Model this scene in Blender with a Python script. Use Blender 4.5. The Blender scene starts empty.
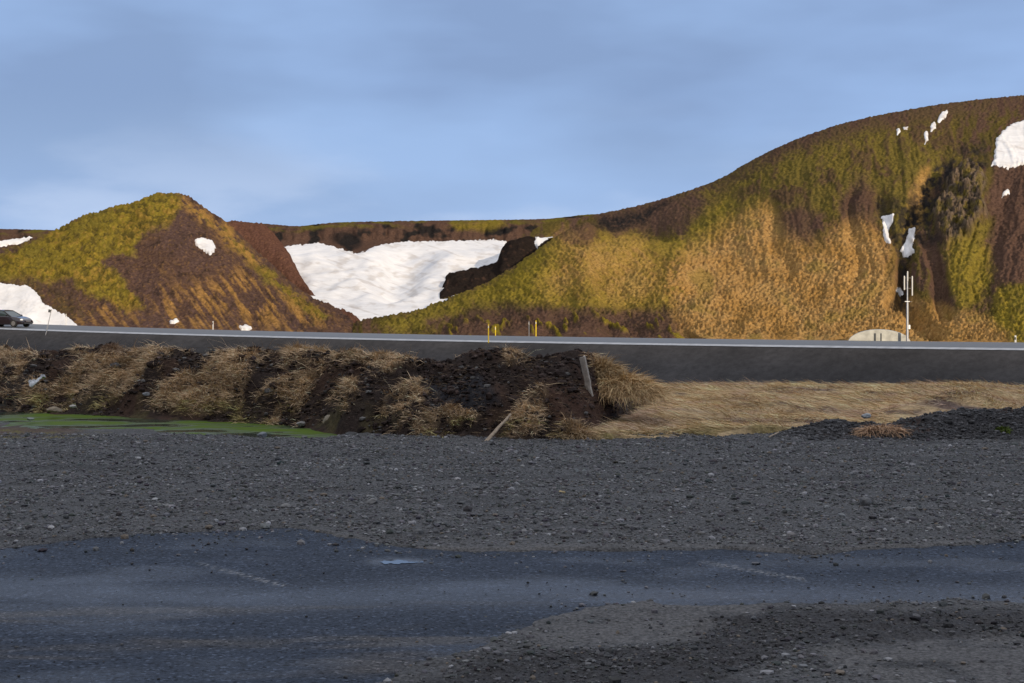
import bpy, bmesh, math, random
import numpy as np
from mathutils import Vector, Matrix

random.seed(7)
rng = np.random.default_rng(11)
sc = bpy.context.scene
COL = sc.collection
F = 1400.0          # focal length in pixels at 1024 px width
YH = 300.0          # horizon row
ZE = 1.6            # eye height
R = math.radians

# ------------------------------------------------------------------ noise
def _hash(ix, iy, seed):
    h = (ix.astype(np.int64) * 374761393 + iy.astype(np.int64) * 668265263 + seed * 1442695041) & 0xFFFFFFFF
    h = ((h ^ (h >> 13)) * 1274126177) & 0xFFFFFFFF
    return (h ^ (h >> 16)) & 0xFFFFFFFF

def perlin(x, y, seed=0):
    x = np.asarray(x, float); y = np.asarray(y, float)
    x0 = np.floor(x); y0 = np.floor(y)
    fx = x - x0; fy = y - y0
    u = fx * fx * fx * (fx * (fx * 6 - 15) + 10)
    v = fy * fy * fy * (fy * (fy * 6 - 15) + 10)
    def g(dx, dy):
        a = _hash(x0 + dx, y0 + dy, seed) * (2 * math.pi / 4294967296.0)
        return np.cos(a) * (fx - dx) + np.sin(a) * (fy - dy)
    a = g(0, 0); b = g(1, 0); c = g(0, 1); d = g(1, 1)
    return 1.5 * ((a + (b - a) * u) + ((c + (d - c) * u) - (a + (b - a) * u)) * v)

def fbm(x, y, seed=0, octv=4, gain=0.5):
    s = 0; a = 1.0; t = 0
    for o in range(octv):
        s = s + a * perlin(np.asarray(x) * 2 ** o + 17.3 * o, np.asarray(y) * 2 ** o - 9.1 * o, seed + o)
        t += a; a *= gain
    return s / t * 1.35

def sstep(a, b, x):
    t = np.clip((x - a) / (b - a), 0, 1)
    return t * t * (3 - 2 * t)

def interp(x, pts):
    p = np.array(pts, float)
    return np.interp(x, p[:, 0], p[:, 1])

def sinterp(x, pts):
    """smoothed interpolation (monotone-ish cubic)"""
    p = np.array(pts, float)
    xs, ys = p[:, 0], p[:, 1]
    m = np.zeros_like(ys)
    d = np.diff(ys) / np.diff(xs)
    m[1:-1] = np.where(d[:-1] * d[1:] > 0, 2 * d[:-1] * d[1:] / (d[:-1] + d[1:] + 1e-12), 0)
    m[0] = d[0]; m[-1] = d[-1]
    x = np.clip(np.asarray(x, float), xs[0], xs[-1])
    i = np.clip(np.searchsorted(xs, x, side='right') - 1, 0, len(xs) - 2)
    h = xs[i + 1] - xs[i]; t = (x - xs[i]) / h
    return ((2*t**3 - 3*t**2 + 1) * ys[i] + (t**3 - 2*t**2 + t) * h * m[i]
            + (-2*t**3 + 3*t**2) * ys[i + 1] + (t**3 - t**2) * h * m[i + 1])

def polysd(x, y, poly):
    """signed distance to a polygon, positive inside"""
    poly = np.array(poly, float)
    n = len(poly)
    d = np.full(x.shape, 1e18); inside = np.zeros(x.shape, bool)
    for i in range(n):
        ax, ay = poly[i]; bx, by = poly[(i + 1) % n]
        ex, ey = bx - ax, by - ay
        t = np.clip(((x - ax) * ex + (y - ay) * ey) / (ex * ex + ey * ey + 1e-9), 0, 1)
        d = np.minimum(d, (x - ax - ex * t) ** 2 + (y - ay - ey * t) ** 2)
        c = ((ay > y) != (by > y)) & (x < (bx - ax) * (y - ay) / (by - ay + 1e-12) + ax)
        inside ^= c
    d = np.sqrt(d)
    return np.where(inside, d, -d)

# ------------------------------------------------------------------ object helpers
def tag(o, label=None, cat=None, group=None, kind=None):
    if label: o['label'] = label
    if cat: o['category'] = cat
    if group: o['group'] = group
    if kind: o['kind'] = kind
    return o

def link(name, me, mat=None, parent=None):
    o = bpy.data.objects.new(name, me)
    COL.objects.link(o)
    if mat is not None:
        me.materials.append(mat)
    if parent is not None:
        o.parent = parent
    return o

def thing(name, label, cat, loc=(0, 0, 0), rotz=0.0, group=None):
    o = bpy.data.objects.new(name, None); COL.objects.link(o)
    o.location = loc; o.rotation_euler = (0, 0, rotz)
    o.empty_display_size = 0.1
    return tag(o, label, cat, group)

def np_mesh(name, co, faces_flat, loop_tot, smooth=True):
    me = bpy.data.meshes.new(name)
    co = np.asarray(co, np.float32)
    faces_flat = np.asarray(faces_flat, np.int32); loop_tot = np.asarray(loop_tot, np.int32)
    me.vertices.add(len(co)); me.vertices.foreach_set('co', co.ravel())
    me.loops.add(len(faces_flat)); me.loops.foreach_set('vertex_index', faces_flat)
    me.polygons.add(len(loop_tot))
    st = np.concatenate([[0], np.cumsum(loop_tot)[:-1]]).astype(np.int32)
    me.polygons.foreach_set('loop_start', st)
    me.polygons.foreach_set('loop_total', loop_tot)
    me.polygons.foreach_set('use_smooth', np.full(len(loop_tot), smooth, bool))
    me.update(calc_edges=True)
    return me

def compact(co, faces, cols=None):
    used = np.zeros(len(co), bool); used[faces.ravel()] = True
    idx = np.cumsum(used) - 1
    return co[used], idx[faces], ([c[used] for c in cols] if cols else None)

def grid_faces(nr, nc):
    i = np.arange(nr * nc).reshape(nr, nc)
    return np.stack([i[:-1, :-1], i[:-1, 1:], i[1:, 1:], i[1:, :-1]], -1).reshape(-1, 4)

def set_col(me, name, rgb):
    a = me.color_attributes.new(name, 'FLOAT_COLOR', 'POINT')
    c = np.ones((len(me.vertices), 4), np.float32); c[:, :3] = rgb
    a.data.foreach_set('color', c.ravel())

def set_float(me, name, v):
    a = me.attributes.new(name, 'FLOAT', 'POINT')
    a.data.foreach_set('value', np.asarray(v, np.float32).ravel())

def bm_obj(name, bm, mat, parent=None, smooth=False):
    me = bpy.data.meshes.new(name)
    bmesh.ops.recalc_face_normals(bm, faces=bm.faces)
    bm.to_mesh(me); bm.free()
    if smooth:
        me.polygons.foreach_set('use_smooth', np.ones(len(me.polygons), bool))
    return link(name, me, mat, parent)

def add_box(bm, c, s, rot=None, bevel=0):
    m = Matrix.Translation(Vector(c)) @ (rot.to_4x4() if rot else Matrix.Identity(4)) @ Matrix.Diagonal((s[0], s[1], s[2], 1))
    r = bmesh.ops.create_cube(bm, size=1.0, matrix=m)
    if bevel:
        es = list({e for v in r['verts'] for e in v.link_edges})
        bmesh.ops.bevel(bm, geom=es, offset=bevel, segments=2, affect='EDGES')

def add_tube(bm, p0, p1, r0, r1=None, n=10):
    p0, p1 = Vector(p0), Vector(p1); d = p1 - p0
    q = d.to_track_quat('Z', 'Y').to_matrix().to_4x4()
    bmesh.ops.create_cone(bm, cap_ends=True, segments=n, radius1=r0, radius2=r0 if r1 is None else r1,
                          depth=d.length, matrix=Matrix.Translation((p0 + p1) / 2) @ q)

# ------------------------------------------------------------------ materials
def new_mat(name):
    m = bpy.data.materials.new(name); m.use_nodes = True
    nt = m.node_tree
    return m, nt, nt.nodes['Principled BSDF']

def nd(nt, typ, **kw):
    n = nt.nodes.new(typ)
    for k, v in kw.items(): setattr(n, k, v)
    return n

def flat(name, col, rough=0.6, metal=0.0, noise=0.0, scale=8.0, emit=None):
    m, nt, b = new_mat(name)
    b.inputs['Base Color'].default_value = (*col, 1); b.inputs['Roughness'].default_value = rough
    b.inputs['Metallic'].default_value = metal
    if noise:
        tc = nd(nt, 'ShaderNodeTexCoord'); n = nd(nt, 'ShaderNodeTexNoise')
        n.inputs['Scale'].default_value = scale; n.inputs['Detail'].default_value = 6
        nt.links.new(tc.outputs['Object'], n.inputs['Vector'])
        r = nd(nt, 'ShaderNodeValToRGB')
        r.color_ramp.elements[0].position = 0.3; r.color_ramp.elements[1].position = 0.7
        r.color_ramp.elements[0].color = (*[c * (1 - noise) for c in col], 1)
        r.color_ramp.elements[1].color = (*[min(1, c * (1 + noise)) for c in col], 1)
        nt.links.new(n.outputs['Fac'], r.inputs['Fac']); nt.links.new(r.outputs['Color'], b.inputs['Base Color'])
    return m

def attr_mat(name, rough=0.95, spec=0.1, nscale=3.0, nlo=0.75, nhi=1.25, bump=0.0, bscale=6.0, bdist=0.1, rough_attr=None, detail=8):
    """albedo from the 'Col' attribute, broken up by object-space noise, with fine bump"""
    m, nt, b = new_mat(name)
    b.inputs['Roughness'].default_value = rough
    b.inputs['Specular IOR Level'].default_value = spec
    a = nd(nt, 'ShaderNodeAttribute', attribute_name='Col')
    tc = nd(nt, 'ShaderNodeTexCoord')
    n = nd(nt, 'ShaderNodeTexNoise'); n.inputs['Scale'].default_value = nscale; n.inputs['Detail'].default_value = detail
    n.inputs['Roughness'].default_value = 0.65
    nt.links.new(tc.outputs['Object'], n.inputs['Vector'])
    mr = nd(nt, 'ShaderNodeMapRange'); mr.inputs['From Min'].default_value = 0.3; mr.inputs['From Max'].default_value = 0.7
    mr.inputs['To Min'].default_value = nlo; mr.inputs['To Max'].default_value = nhi
    nt.links.new(n.outputs['Fac'], mr.inputs['Value'])
    mx = nd(nt, 'ShaderNodeVectorMath', operation='SCALE')
    nt.links.new(a.outputs['Color'], mx.inputs[0]); nt.links.new(mr.outputs['Result'], mx.inputs['Scale'])
    nt.links.new(mx.outputs['Vector'], b.inputs['Base Color'])
    if rough_attr:
        ra = nd(nt, 'ShaderNodeAttribute', attribute_name=rough_attr)
        nt.links.new(ra.outputs['Fac'], b.inputs['Roughness'])
    if bump:
        n2 = nd(nt, 'ShaderNodeTexNoise'); n2.inputs['Scale'].default_value = bscale; n2.inputs['Detail'].default_value = 6
        n2.inputs['Roughness'].default_value = 0.7
        nt.links.new(tc.outputs['Object'], n2.inputs['Vector'])
        bp = nd(nt, 'ShaderNodeBump'); bp.inputs['Strength'].default_value = bump; bp.inputs['Distance'].default_value = bdist
        nt.links.new(n2.outputs['Fac'], bp.inputs['Height']); nt.links.new(bp.outputs['Normal'], b.inputs['Normal'])
    return m

M_hill = attr_mat('hill_cover', rough=1.0, spec=0.0, nscale=2.1, nlo=0.52, nhi=1.45, bump=0.9, bscale=3.0, bdist=0.35)
M_snow = attr_mat('snow', rough=0.7, spec=0.1, nscale=0.5, nlo=0.86, nhi=1.06, bump=0.25, bscale=0.5, bdist=0.2)
M_emb = attr_mat('embankment_gravel', rough=0.95, spec=0.15, nscale=2.5, nlo=0.75, nhi=1.25, bump=0.5, bscale=9, bdist=0.05)
M_lot = attr_mat('volcanic_gravel', rough=0.85, spec=0.25, nscale=48, nlo=0.3, nhi=1.9, bump=1.0, bscale=55, bdist=0.02, detail=4)
M_asph = attr_mat('worn_asphalt', rough=0.6, spec=0.2, nscale=48, nlo=0.45, nhi=1.6, bump=1.0, bscale=70, bdist=0.01, rough_attr='rough', detail=3)
_nt = M_asph.node_tree; _b = _nt.nodes['Principled BSDF']
_ws = nd(_nt, 'ShaderNodeAttribute', attribute_name='spec'); _nt.links.new(_ws.outputs['Fac'], _b.inputs['Specular IOR Level'])
# pale aggregate and dark pits
_tc = nd(_nt, 'ShaderNodeTexCoord'); _v = nd(_nt, 'ShaderNodeTexVoronoi'); _v.inputs['Scale'].default_value = 62
_nt.links.new(_tc.outputs['Object'], _v.inputs['Vector'])
_rp = nd(_nt, 'ShaderNodeValToRGB'); _e = _rp.color_ramp.elements
_e[0].position = 0.06; _e[0].color = (0.35, 0.35, 0.36, 1); _e[1].position = 0.18; _e[1].color = (1, 1, 1, 1)
_x = _rp.color_ramp.elements.new(0.86); _x.color = (1.0, 1.0, 1.0, 1); _y = _rp.color_ramp.elements.new(0.95); _y.color = (2.1, 2.05, 2.0, 1)
_sp = nd(_nt, 'ShaderNodeSeparateColor'); _nt.links.new(_v.outputs['Color'], _sp.inputs['Color']); _nt.links.new(_sp.outputs['Red'], _rp.inputs['Fac'])
_mm = nd(_nt, 'ShaderNodeVectorMath', operation='MULTIPLY')
_src = _b.inputs['Base Color'].links[0].from_socket
_nt.links.new(_src, _mm.inputs[0]); _nt.links.new(_rp.outputs['Color'], _mm.inputs[1]); _nt.links.new(_mm.outputs['Vector'], _b.inputs['Base Color'])
M_soil = attr_mat('peat_soil', rough=0.95, spec=0.1, nscale=14, nlo=0.55, nhi=1.5, bump=0.9, bscale=24, bdist=0.03)
M_blade = attr_mat('grass_blade', rough=0.8, spec=0.15, nscale=4, nlo=0.85, nhi=1.15)
M_peb = attr_mat('pebble', rough=0.8, spec=0.3, nscale=30, nlo=0.8, nhi=1.2)
M_road = attr_mat('road_asphalt', rough=0.55, spec=0.4, nscale=5, nlo=0.85, nhi=1.15)
M_edge_line = flat('road_edge_pale', (0.36, 0.37, 0.39), 0.6, noise=0.2, scale=2)  # pale grey of the strip along the near road edge
M_yellow = flat('yellow_plastic', (0.75, 0.55, 0.03), 0.45, noise=0.06, scale=6)
M_white = flat('white_paint', (0.75, 0.75, 0.73), 0.45, noise=0.06, scale=6)
M_steel = flat('galvanised_steel', (0.42, 0.43, 0.45), 0.45, 0.6, noise=0.12, scale=10)
M_dgrey = flat('dark_grey_plastic', (0.06, 0.065, 0.07), 0.5, noise=0.1, scale=10)
M_wood = flat('weathered_wood', (0.46, 0.41, 0.35), 0.85, noise=0.3, scale=22)
M_wood_tan = flat('split_wood', (0.36, 0.28, 0.20), 0.85, noise=0.3, scale=25)
M_conc = flat('lichened_concrete', (0.42, 0.42, 0.38), 0.85, noise=0.25, scale=2.5)
M_carp = flat('car_paint', (0.018, 0.014, 0.018), 0.18, 0.0)
M_carp.node_tree.nodes['Principled BSDF'].inputs['Coat Weight'].default_value = 0.6
M_glass = flat('car_window_glass', (0.03, 0.045, 0.05), 0.05)
M_tyre = flat('tyre_rubber', (0.02, 0.02, 0.02), 0.8)
M_rim = flat('alloy_rim', (0.55, 0.55, 0.56), 0.3, 0.8)
M_lamp = flat('headlamp_lens', (0.75, 0.77, 0.8), 0.12)
M_ant = flat('antenna_grey', (0.46, 0.46, 0.45), 0.5, noise=0.06, scale=6)
M_plastic = flat('white_sheet_plastic', (0.72, 0.74, 0.76), 0.45)

# ------------------------------------------------------------------ camera
cam_d = bpy.data.cameras.new('camera'); cam = bpy.data.objects.new('camera', cam_d); COL.objects.link(cam)
cam.location = (0, 0, ZE); cam.rotation_euler = (R(90), 0, 0)
cam_d.sensor_width = 36; cam_d.lens = F / 1024 * 36
cam_d.shift_y = (YH - 341.5) / 1024
cam_d.clip_start = 0.1; cam_d.clip_end = 20000
sc.camera = cam

# ------------------------------------------------------------------ light
SUN_EL = 13.0
hx, hy = -0.42, 0.9075
ce, se = math.cos(R(SUN_EL)), math.sin(R(SUN_EL))
sun_d = bpy.data.lights.new('sun', 'SUN'); sun = bpy.data.objects.new('sun', sun_d); COL.objects.link(sun)
sun_d.energy = 4.6; sun_d.angle = R(0.5); sun_d.color = (1.0, 0.83, 0.62)
sun.rotation_euler = Vector((hx * ce, hy * ce, -se)).to_track_quat('-Z', 'Y').to_euler()
sun.location = (60, -150, 80)

w = bpy.data.worlds.new('World'); sc.world = w; w.use_nodes = True
nt = w.node_tree; bg = nt.nodes['Background']
sky = nd(nt, 'ShaderNodeTexSky'); sky.sky_type = 'NISHITA'; sky.sun_disc = False
sky.sun_elevation = R(SUN_EL); sky.sun_rotation = math.atan2(-hx, -hy)
sky.air_density = 1.0; sky.dust_density = 0.6; sky.ozone_density = 1.0; sky.altitude = 300
tc = nd(nt, 'ShaderNodeTexCoord')
mp = nd(nt, 'ShaderNodeMapping'); mp.inputs['Scale'].default_value = (1.3, 1.3, 4.2); mp.inputs['Location'].default_value = (1.7, 0.9, 0.1)
nt.links.new(tc.outputs['Generated'], mp.inputs['Vector'])
n1 = nd(nt, 'ShaderNodeTexNoise'); n1.inputs['Scale'].default_value = 2.0; n1.inputs['Detail'].default_value = 5; n1.inputs['Roughness'].default_value = 0.42
n1.inputs['Distortion'].default_value = 0.25
nt.links.new(mp.outputs['Vector'], n1.inputs['Vector'])
r1 = nd(nt, 'ShaderNodeMapRange'); r1.inputs['From Min'].default_value = 0.36; r1.inputs['From Max'].default_value = 0.66
r1.interpolation_type = 'SMOOTHSTEP'
r1.inputs['To Min'].default_value = 0.93; r1.inputs['To Max'].default_value = 0.98
nt.links.new(n1.outputs['Fac'], r1.inputs['Value'])
n3 = nd(nt, 'ShaderNodeTexNoise'); n3.inputs['Scale'].default_value = 3.1; n3.inputs['Detail'].default_value = 4; n3.inputs['Roughness'].default_value = 0.45
nt.links.new(mp.outputs['Vector'], n3.inputs['Vector'])
cr = nd(nt, 'ShaderNodeValToRGB')
SKY_K = 1.0
cr.color_ramp.elements[0].position = 0.38; cr.color_ramp.elements[0].color = (2.85, 4.15, 6.9, 1)
cr.color_ramp.elements[1].position = 0.62; cr.color_ramp.elements[1].color = (3.75, 5.55, 9.1, 1)
nt.links.new(n3.outputs['Fac'], cr.inputs['Fac'])
mx = nd(nt, 'ShaderNodeMix', data_type='RGBA')
nt.links.new(r1.outputs['Result'], mx.inputs['Factor'])
nt.links.new(sky.outputs['Color'], mx.inputs[6]); nt.links.new(cr.outputs['Color'], mx.inputs[7])
# brighter, paler air and thin white cloud low over the horizon
sx0 = nd(nt, 'ShaderNodeSeparateXYZ'); nt.links.new(tc.outputs['Generated'], sx0.inputs['Vector'])
rh = nd(nt, 'ShaderNodeMapRange'); rh.interpolation_type = 'SMOOTHSTEP'
rh.inputs['From Min'].default_value = 0.03; rh.inputs['From Max'].default_value = 0.15; rh.inputs['To Min'].default_value = 0.65; rh.inputs['To Max'].default_value = 0.0
nt.links.new(sx0.outputs['Z'], rh.inputs['Value'])
mh = nd(nt, 'ShaderNodeMix', data_type='RGBA'); mh.inputs[7].default_value = (4.4, 6.3, 9.8, 1)
nt.links.new(rh.outputs['Result'], mh.inputs['Factor']); nt.links.new(mx.outputs[2], mh.inputs[6])
n4 = nd(nt, 'ShaderNodeTexNoise'); n4.inputs['Scale'].default_value = 5.0; n4.inputs['Detail'].default_value = 6; n4.inputs['Roughness'].default_value = 0.5
mp4 = nd(nt, 'ShaderNodeMapping'); mp4.inputs['Scale'].default_value = (1.0, 1.0, 3.2); mp4.inputs['Location'].default_value = (0.9, 0.1, 0.3)
nt.links.new(tc.outputs['Generated'], mp4.inputs['Vector']); nt.links.new(mp4.outputs['Vector'], n4.inputs['Vector'])
r4 = nd(nt, 'ShaderNodeMapRange'); r4.interpolation_type = 'SMOOTHSTEP'; r4.inputs['From Min'].default_value = 0.46; r4.inputs['From Max'].default_value = 0.66
nt.links.new(n4.outputs['Fac'], r4.inputs['Value'])
m4 = nd(nt, 'ShaderNodeMath', operation='MULTIPLY'); nt.links.new(r4.outputs['Result'], m4.inputs[0]); nt.links.new(rh.outputs['Result'], m4.inputs[1])
m5 = nd(nt, 'ShaderNodeMix', data_type='RGBA'); m5.inputs[7].default_value = (6.6, 7.9, 10.4, 1)
nt.links.new(m4.outputs['Value'], m5.inputs['Factor']); nt.links.new(mh.outputs[2], m5.inputs[6])
# sky above the view brightened to pale grey, added to light the foreground
sx = nd(nt, 'ShaderNodeSeparateXYZ'); nt.links.new(tc.outputs['Generated'], sx.inputs['Vector'])
rz = nd(nt, 'ShaderNodeMapRange'); rz.interpolation_type = 'SMOOTHSTEP'
rz.inputs['From Min'].default_value = 0.26; rz.inputs['From Max'].default_value = 0.55
nt.links.new(sx.outputs['Z'], rz.inputs['Value'])
mz_ = nd(nt, 'ShaderNodeMix', data_type='RGBA'); mz_.inputs[7].default_value = (9.2, 9.5, 10.4, 1)
nt.links.new(rz.outputs['Result'], mz_.inputs['Factor']); nt.links.new(m5.outputs[2], mz_.inputs[6])
nt.links.new(mz_.outputs[2], bg.inputs['Color'])
bg.inputs['Strength'].default_value = 0.082

vs = sc.view_settings
vs.view_transform = 'Standard'; vs.look = 'None'; vs.exposure = 0.12; vs.gamma = 1.0; vs.use_curve_mapping = False
sc.cycles.max_bounces = 4; sc.cycles.diffuse_bounces = 2; sc.cycles.glossy_bounces = 2
sc.cycles.use_denoising = True

# ------------------------------------------------------------------ road frame (straight road Y = 92 - 0.6 X)
T = np.array([1.0, -0.6]) / math.hypot(1, 0.6)      # along the road, towards the right
N = np.array([0.6, 1.0]) / math.hypot(1, 0.6)       # across, away from the viewer
O = np.array([0.0, 92.0])
def road_z(s):
    # s metres along the road from O
    return -1.09 + 0.00055 * s - 0.0 + np.where(s < 0, 0.000147 * s * s, 0.00007 * s * s) * 1.0
def road_pt(s, n):
    return O[0] + T[0] * s + N[0] * n, O[1] + T[1] * s + N[1] * n
def s_at_px(px, n=0.0):
    k = (px - 512) / F
    ox, oy = O[0] + N[0] * n, O[1] + N[1] * n
    return (k * oy - ox) / (T[0] - k * T[1])
ROADW = 7.2
def road_top(s, n):
    return road_z(s) + 0.11 * np.clip(n, 0, ROADW) / ROADW

def strip(name, rows, mat, label, cat, kind='structure', s0=-160, s1=120, ds=1.0, colf=None):
    """rows: list of functions s -> (n, z)"""
    s = np.arange(s0, s1 + ds, ds)
    co = []
    for f in rows:
        n, z = f(s)
        x, y = road_pt(s, n + 0 * s)
        co.append(np.stack([x, y, z + 0 * s], -1))
    co = np.concatenate(co)
    fc = grid_faces(len(rows), len(s))
    me = np_mesh(name, co, fc.ravel(), np.full(len(fc), 4))
    if colf is not None:
        set_col(me, 'Col', colf(co))
    return tag(link(name, me, mat), label, cat, None, kind)

def embcol(co):
    g = 1 + 0.35 * fbm(co[:, 0] * 0.25, co[:, 1] * 0.25, 3) + 0.15 * fbm(co[:, 0] * 1.2, co[:, 2] * 1.2, 5)
    return np.clip(np.array([0.054, 0.051, 0.051]) * g[:, None], 0.01, 1)
emb_rows = []
for q in np.linspace(0, 1, 26):
    emb_rows.append(lambda s, q=q: (-0.55 - 8.5 * (1 - q), road_z(s) - 0.13 - 5.2 * (1 - q) + 0.10 * fbm(s * 0.35, q * 6 + 0 * s, 9) * math.sin(q * math.pi)))
emb_rows.append(lambda s: (-0.01, road_z(s) - 0.012))
emb_rows.append(lambda s: (ROADW + 0.01, road_top(s, ROADW) - 0.012))
emb_rows.append(lambda s: (ROADW + 0.9, road_z(s) + 0.02))
emb_rows.append(lambda s: (ROADW + 2.4, road_z(s) - 0.75))
emb_rows.append(lambda s: (ROADW + 6.0, road_z(s) - 1.6))
strip('road_embankment', emb_rows, M_emb, 'dark gravel embankment slope carrying the main road', 'embankment', colf=embcol)
strip('road', [lambda s, n=n: (n, road_top(s, n)) for n in (0.0, 1.8, 3.6, 5.4, ROADW)], M_road,
      'grey two lane asphalt main road on the embankment', 'road',
      colf=lambda co: np.full((len(co), 3), 1.0) * np.array([0.10, 0.105, 0.112]))
strip('road_edge_line', [lambda s: (-0.52, road_z(s) - 0.09), lambda s: (-0.25, road_z(s) - 0.04), lambda s: (-0.02, road_z(s) + 0.004)],
      M_edge_line, 'pale line along the near edge of the main road', 'road marking')

# ------------------------------------------------------------------ hills: one height field, split by hill
pxs = np.arange(-150, 1180, 1.0)
NR = 800
q = np.linspace(0, 1, NR)
q = q * 0.55 + 0.45 * q ** 2
PX = np.broadcast_to(pxs, (NR, len(pxs)))
s_far = s_at_px(pxs, ROADW + 1.6)
Yfar = road_pt(s_far, ROADW + 1.6)[1]
YY = Yfar[None, :] + (440 - Yfar[None, :]) * q[:, None]
XX = (PX - 512) / F * YY
zfloor = road_z(s_far)[None, :] - 0.45 + 0.004 * (YY - Yfar[None, :])

def comp(crest, yc, yb, p=1.0, back=0.012, base_py=None, g=None, off=-3.0):
    """a hill: crest row by column, crest distance, base distance -> height at every grid point"""
    ec = (YH - sinterp(PX, crest))
    Yc = sinterp(PX, yc) if isinstance(yc, list) else np.full_like(YY, yc)
    Yb = sinterp(PX, yb) if isinstance(yb, list) else np.maximum(yb, Yfar[None, :] + 1.0)
    if base_py is None:
        zb = road_z(s_far)[None, :] - 0.5
        eb = (zb - ZE) * F / Yb
    else:
        eb = YH - (sinterp(PX, base_py) if isinstance(base_py, list) else base_py)
    t = (YY - Yb) / np.maximum(Yc - Yb, 4.0)
    tt = np.clip(t, 0, 1)
    gg = np.sin(tt * math.pi / 2) ** p if g is None else g(tt)
    E = eb + (ec - eb) * gg
    d = np.maximum(YY - Yc, 0)
    drop = back * d * d
    lin = 45.0
    drop = np.where(d > lin, back * lin * lin + 2 * back * lin * 0.4 * (d - lin), drop)
    z = ZE + E * YY / F - drop
    z = np.where(t < 0, zfloor + off + t * 30, z)
    return z, t

A_cr = [(-260, 262), (-120, 258), (-30, 254), (0, 250), (30, 240), (60, 227), (75, 219), (100, 210.5), (130, 203), (150, 196), (165, 193), (178, 193), (188, 195.5),
        (197, 202), (210, 211), (222, 219), (238, 232), (255, 249), (272, 264), (290, 281), (312, 297), (332, 308), (350, 320), (362, 331), (400, 352), (1300, 420)]
A_yc = [(-260, 165), (0, 178), (100, 188), (175, 192), (225, 186), (290, 168), (320, 152), (345, 139), (362, 133), (400, 130), (1300, 130)]
zA, tA = comp(A_cr, A_yc, 0, p=0.95)
D_cr = [(-260, 300), (60, 260), (150, 225), (200, 221), (240, 221.5), (262, 224), (276, 235), (288, 252), (300, 274), (320, 300), (338, 306.5), (350, 313), (359, 319.5), (368, 326), (400, 352), (1300, 420)]
D_yc = [(-260, 215), (240, 235), (270, 228), (290, 212), (300, 198), (310, 178), (320, 162), (338, 149), (350, 141), (360, 134), (400, 132), (1300, 132)]
zD, tD = comp(D_cr, D_yc, [(-260, 190), (240, 190), (300, 160), (320, 140), (345, 128), (365, 122), (1300, 120)], p=1.0, back=0.02)
B_cr = [(-260, 232), (0, 229), (60, 230), (150, 228), (235, 221.5), (262, 223.5), (300, 226), (318, 224), (340, 222.3), (400, 221), (480, 220), (540, 219), (600, 214), (700, 222), (1300, 230)]
B_yc = [(-260, 330), (200, 330), (300, 325), (500, 330), (600, 340), (1300, 340)]
def gB(t):
    return np.where(t < 0.80, 0.80 * (t / 0.80) ** 0.85, 0.80 + 0.20 * np.sin(np.clip((t - 0.80) / 0.13, 0, 1) * math.pi / 2) )
zB, tB = comp(B_cr, B_yc, [(-260, 138), (600, 138), (1300, 138)], g=gB, base_py=321, back=0.012)
E_cr = [(-260, 420), (425, 420), (438, 300), (443, 284), (447, 277), (460, 272), (480, 267), (496, 262), (502, 248), (510, 241), (525, 237), (545, 240), (565, 236), (600, 240), (680, 260), (1300, 300)]
E_yc = [(-260, 205), (430, 204), (500, 228), (560, 256), (1300, 290)]
zE, tE = comp(E_cr, E_yc, [(-260, 165), (440, 166), (520, 182), (600, 215), (1300, 240)], p=0.9, back=0.05, base_py=[(-260, 430), (428, 430), (440, 297), (520, 297), (1300, 297)])
C_cr = [(-260, 440), (330, 360), (347, 330), (360, 320.5), (372, 318), (395, 314.5), (415, 310), (432, 304.5), (445, 299.5), (460, 293), (480, 285.5), (510, 268.5), (530, 255), (545, 243.5), (560, 234), (575, 225.5), (586, 221.5), (594, 226),
        (604, 231), (620, 233), (645, 238), (680, 246), (720, 262), (780, 300), (860, 345), (1300, 400)]
C_yc = [(-260, 130), (360, 132), (372, 136), (395, 143), (415, 150), (432, 158), (445, 166), (510, 195), (585, 222), (650, 215), (760, 180), (1300, 150)]
zC, tC = comp(C_cr, C_yc, 0, p=0.92, back=0.018)
R_cr = [(-260, 330), (440, 285), (490, 250), (515, 228), (540, 220), (585, 216.5), (600, 213.5), (640, 205), (690, 190), (720, 178.5), (745, 164), (775, 148.5), (810, 134), (850, 121.5), (900, 111), (950, 103), (1024, 95), (1120, 88), (1300, 82)]
R_yc = [(-260, 330), (500, 330), (600, 320), (700, 300), (850, 295), (1024, 300), (1300, 310)]
R_yb = [(-260, 290), (560, 270), (600, 240), (640, 170), (690, 105), (740, 84), (800, 75), (1300, 40)]
R_yb = np.maximum(sinterp(PX, R_yb), Yfar[None, :] + 1.0)
_yb = R_yb
def compR():
    ec = YH - sinterp(PX, R_cr); Yc = sinterp(PX, R_yc)
    zb = road_z(s_far)[None, :] - 0.5
    eb_ = (zb - ZE) * F / _yb
    eb_ = np.where(PX < 660, np.maximum(eb_, (YH - 250) * sstep(660, 600, PX) + eb_ * (1 - sstep(660, 600, PX))), eb_)
    t = (YY - _yb) / np.maximum(Yc - _yb, 4); tt = np.clip(t, 0, 1)
    gg = 0.55 * np.sin(tt * math.pi / 2) + 0.45 * sstep(-0.12, 1.0, tt) ; gg = (gg - 0.45 * sstep(-0.12, 1.0, 0.0)) / (1 - 0.45 * sstep(-0.12, 1.0, 0.0))
    E = eb_ + (ec - eb_) * gg
    d = np.maximum(YY - Yc, 0)
    z = ZE + E * YY / F - 0.006 * d * d
    return np.where(t < 0, zfloor - 3 + t * 30, z), t
zR, tR = compR()

PYR = YH - (zR - ZE) * F / YY          # row of the right hill before detail
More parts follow.
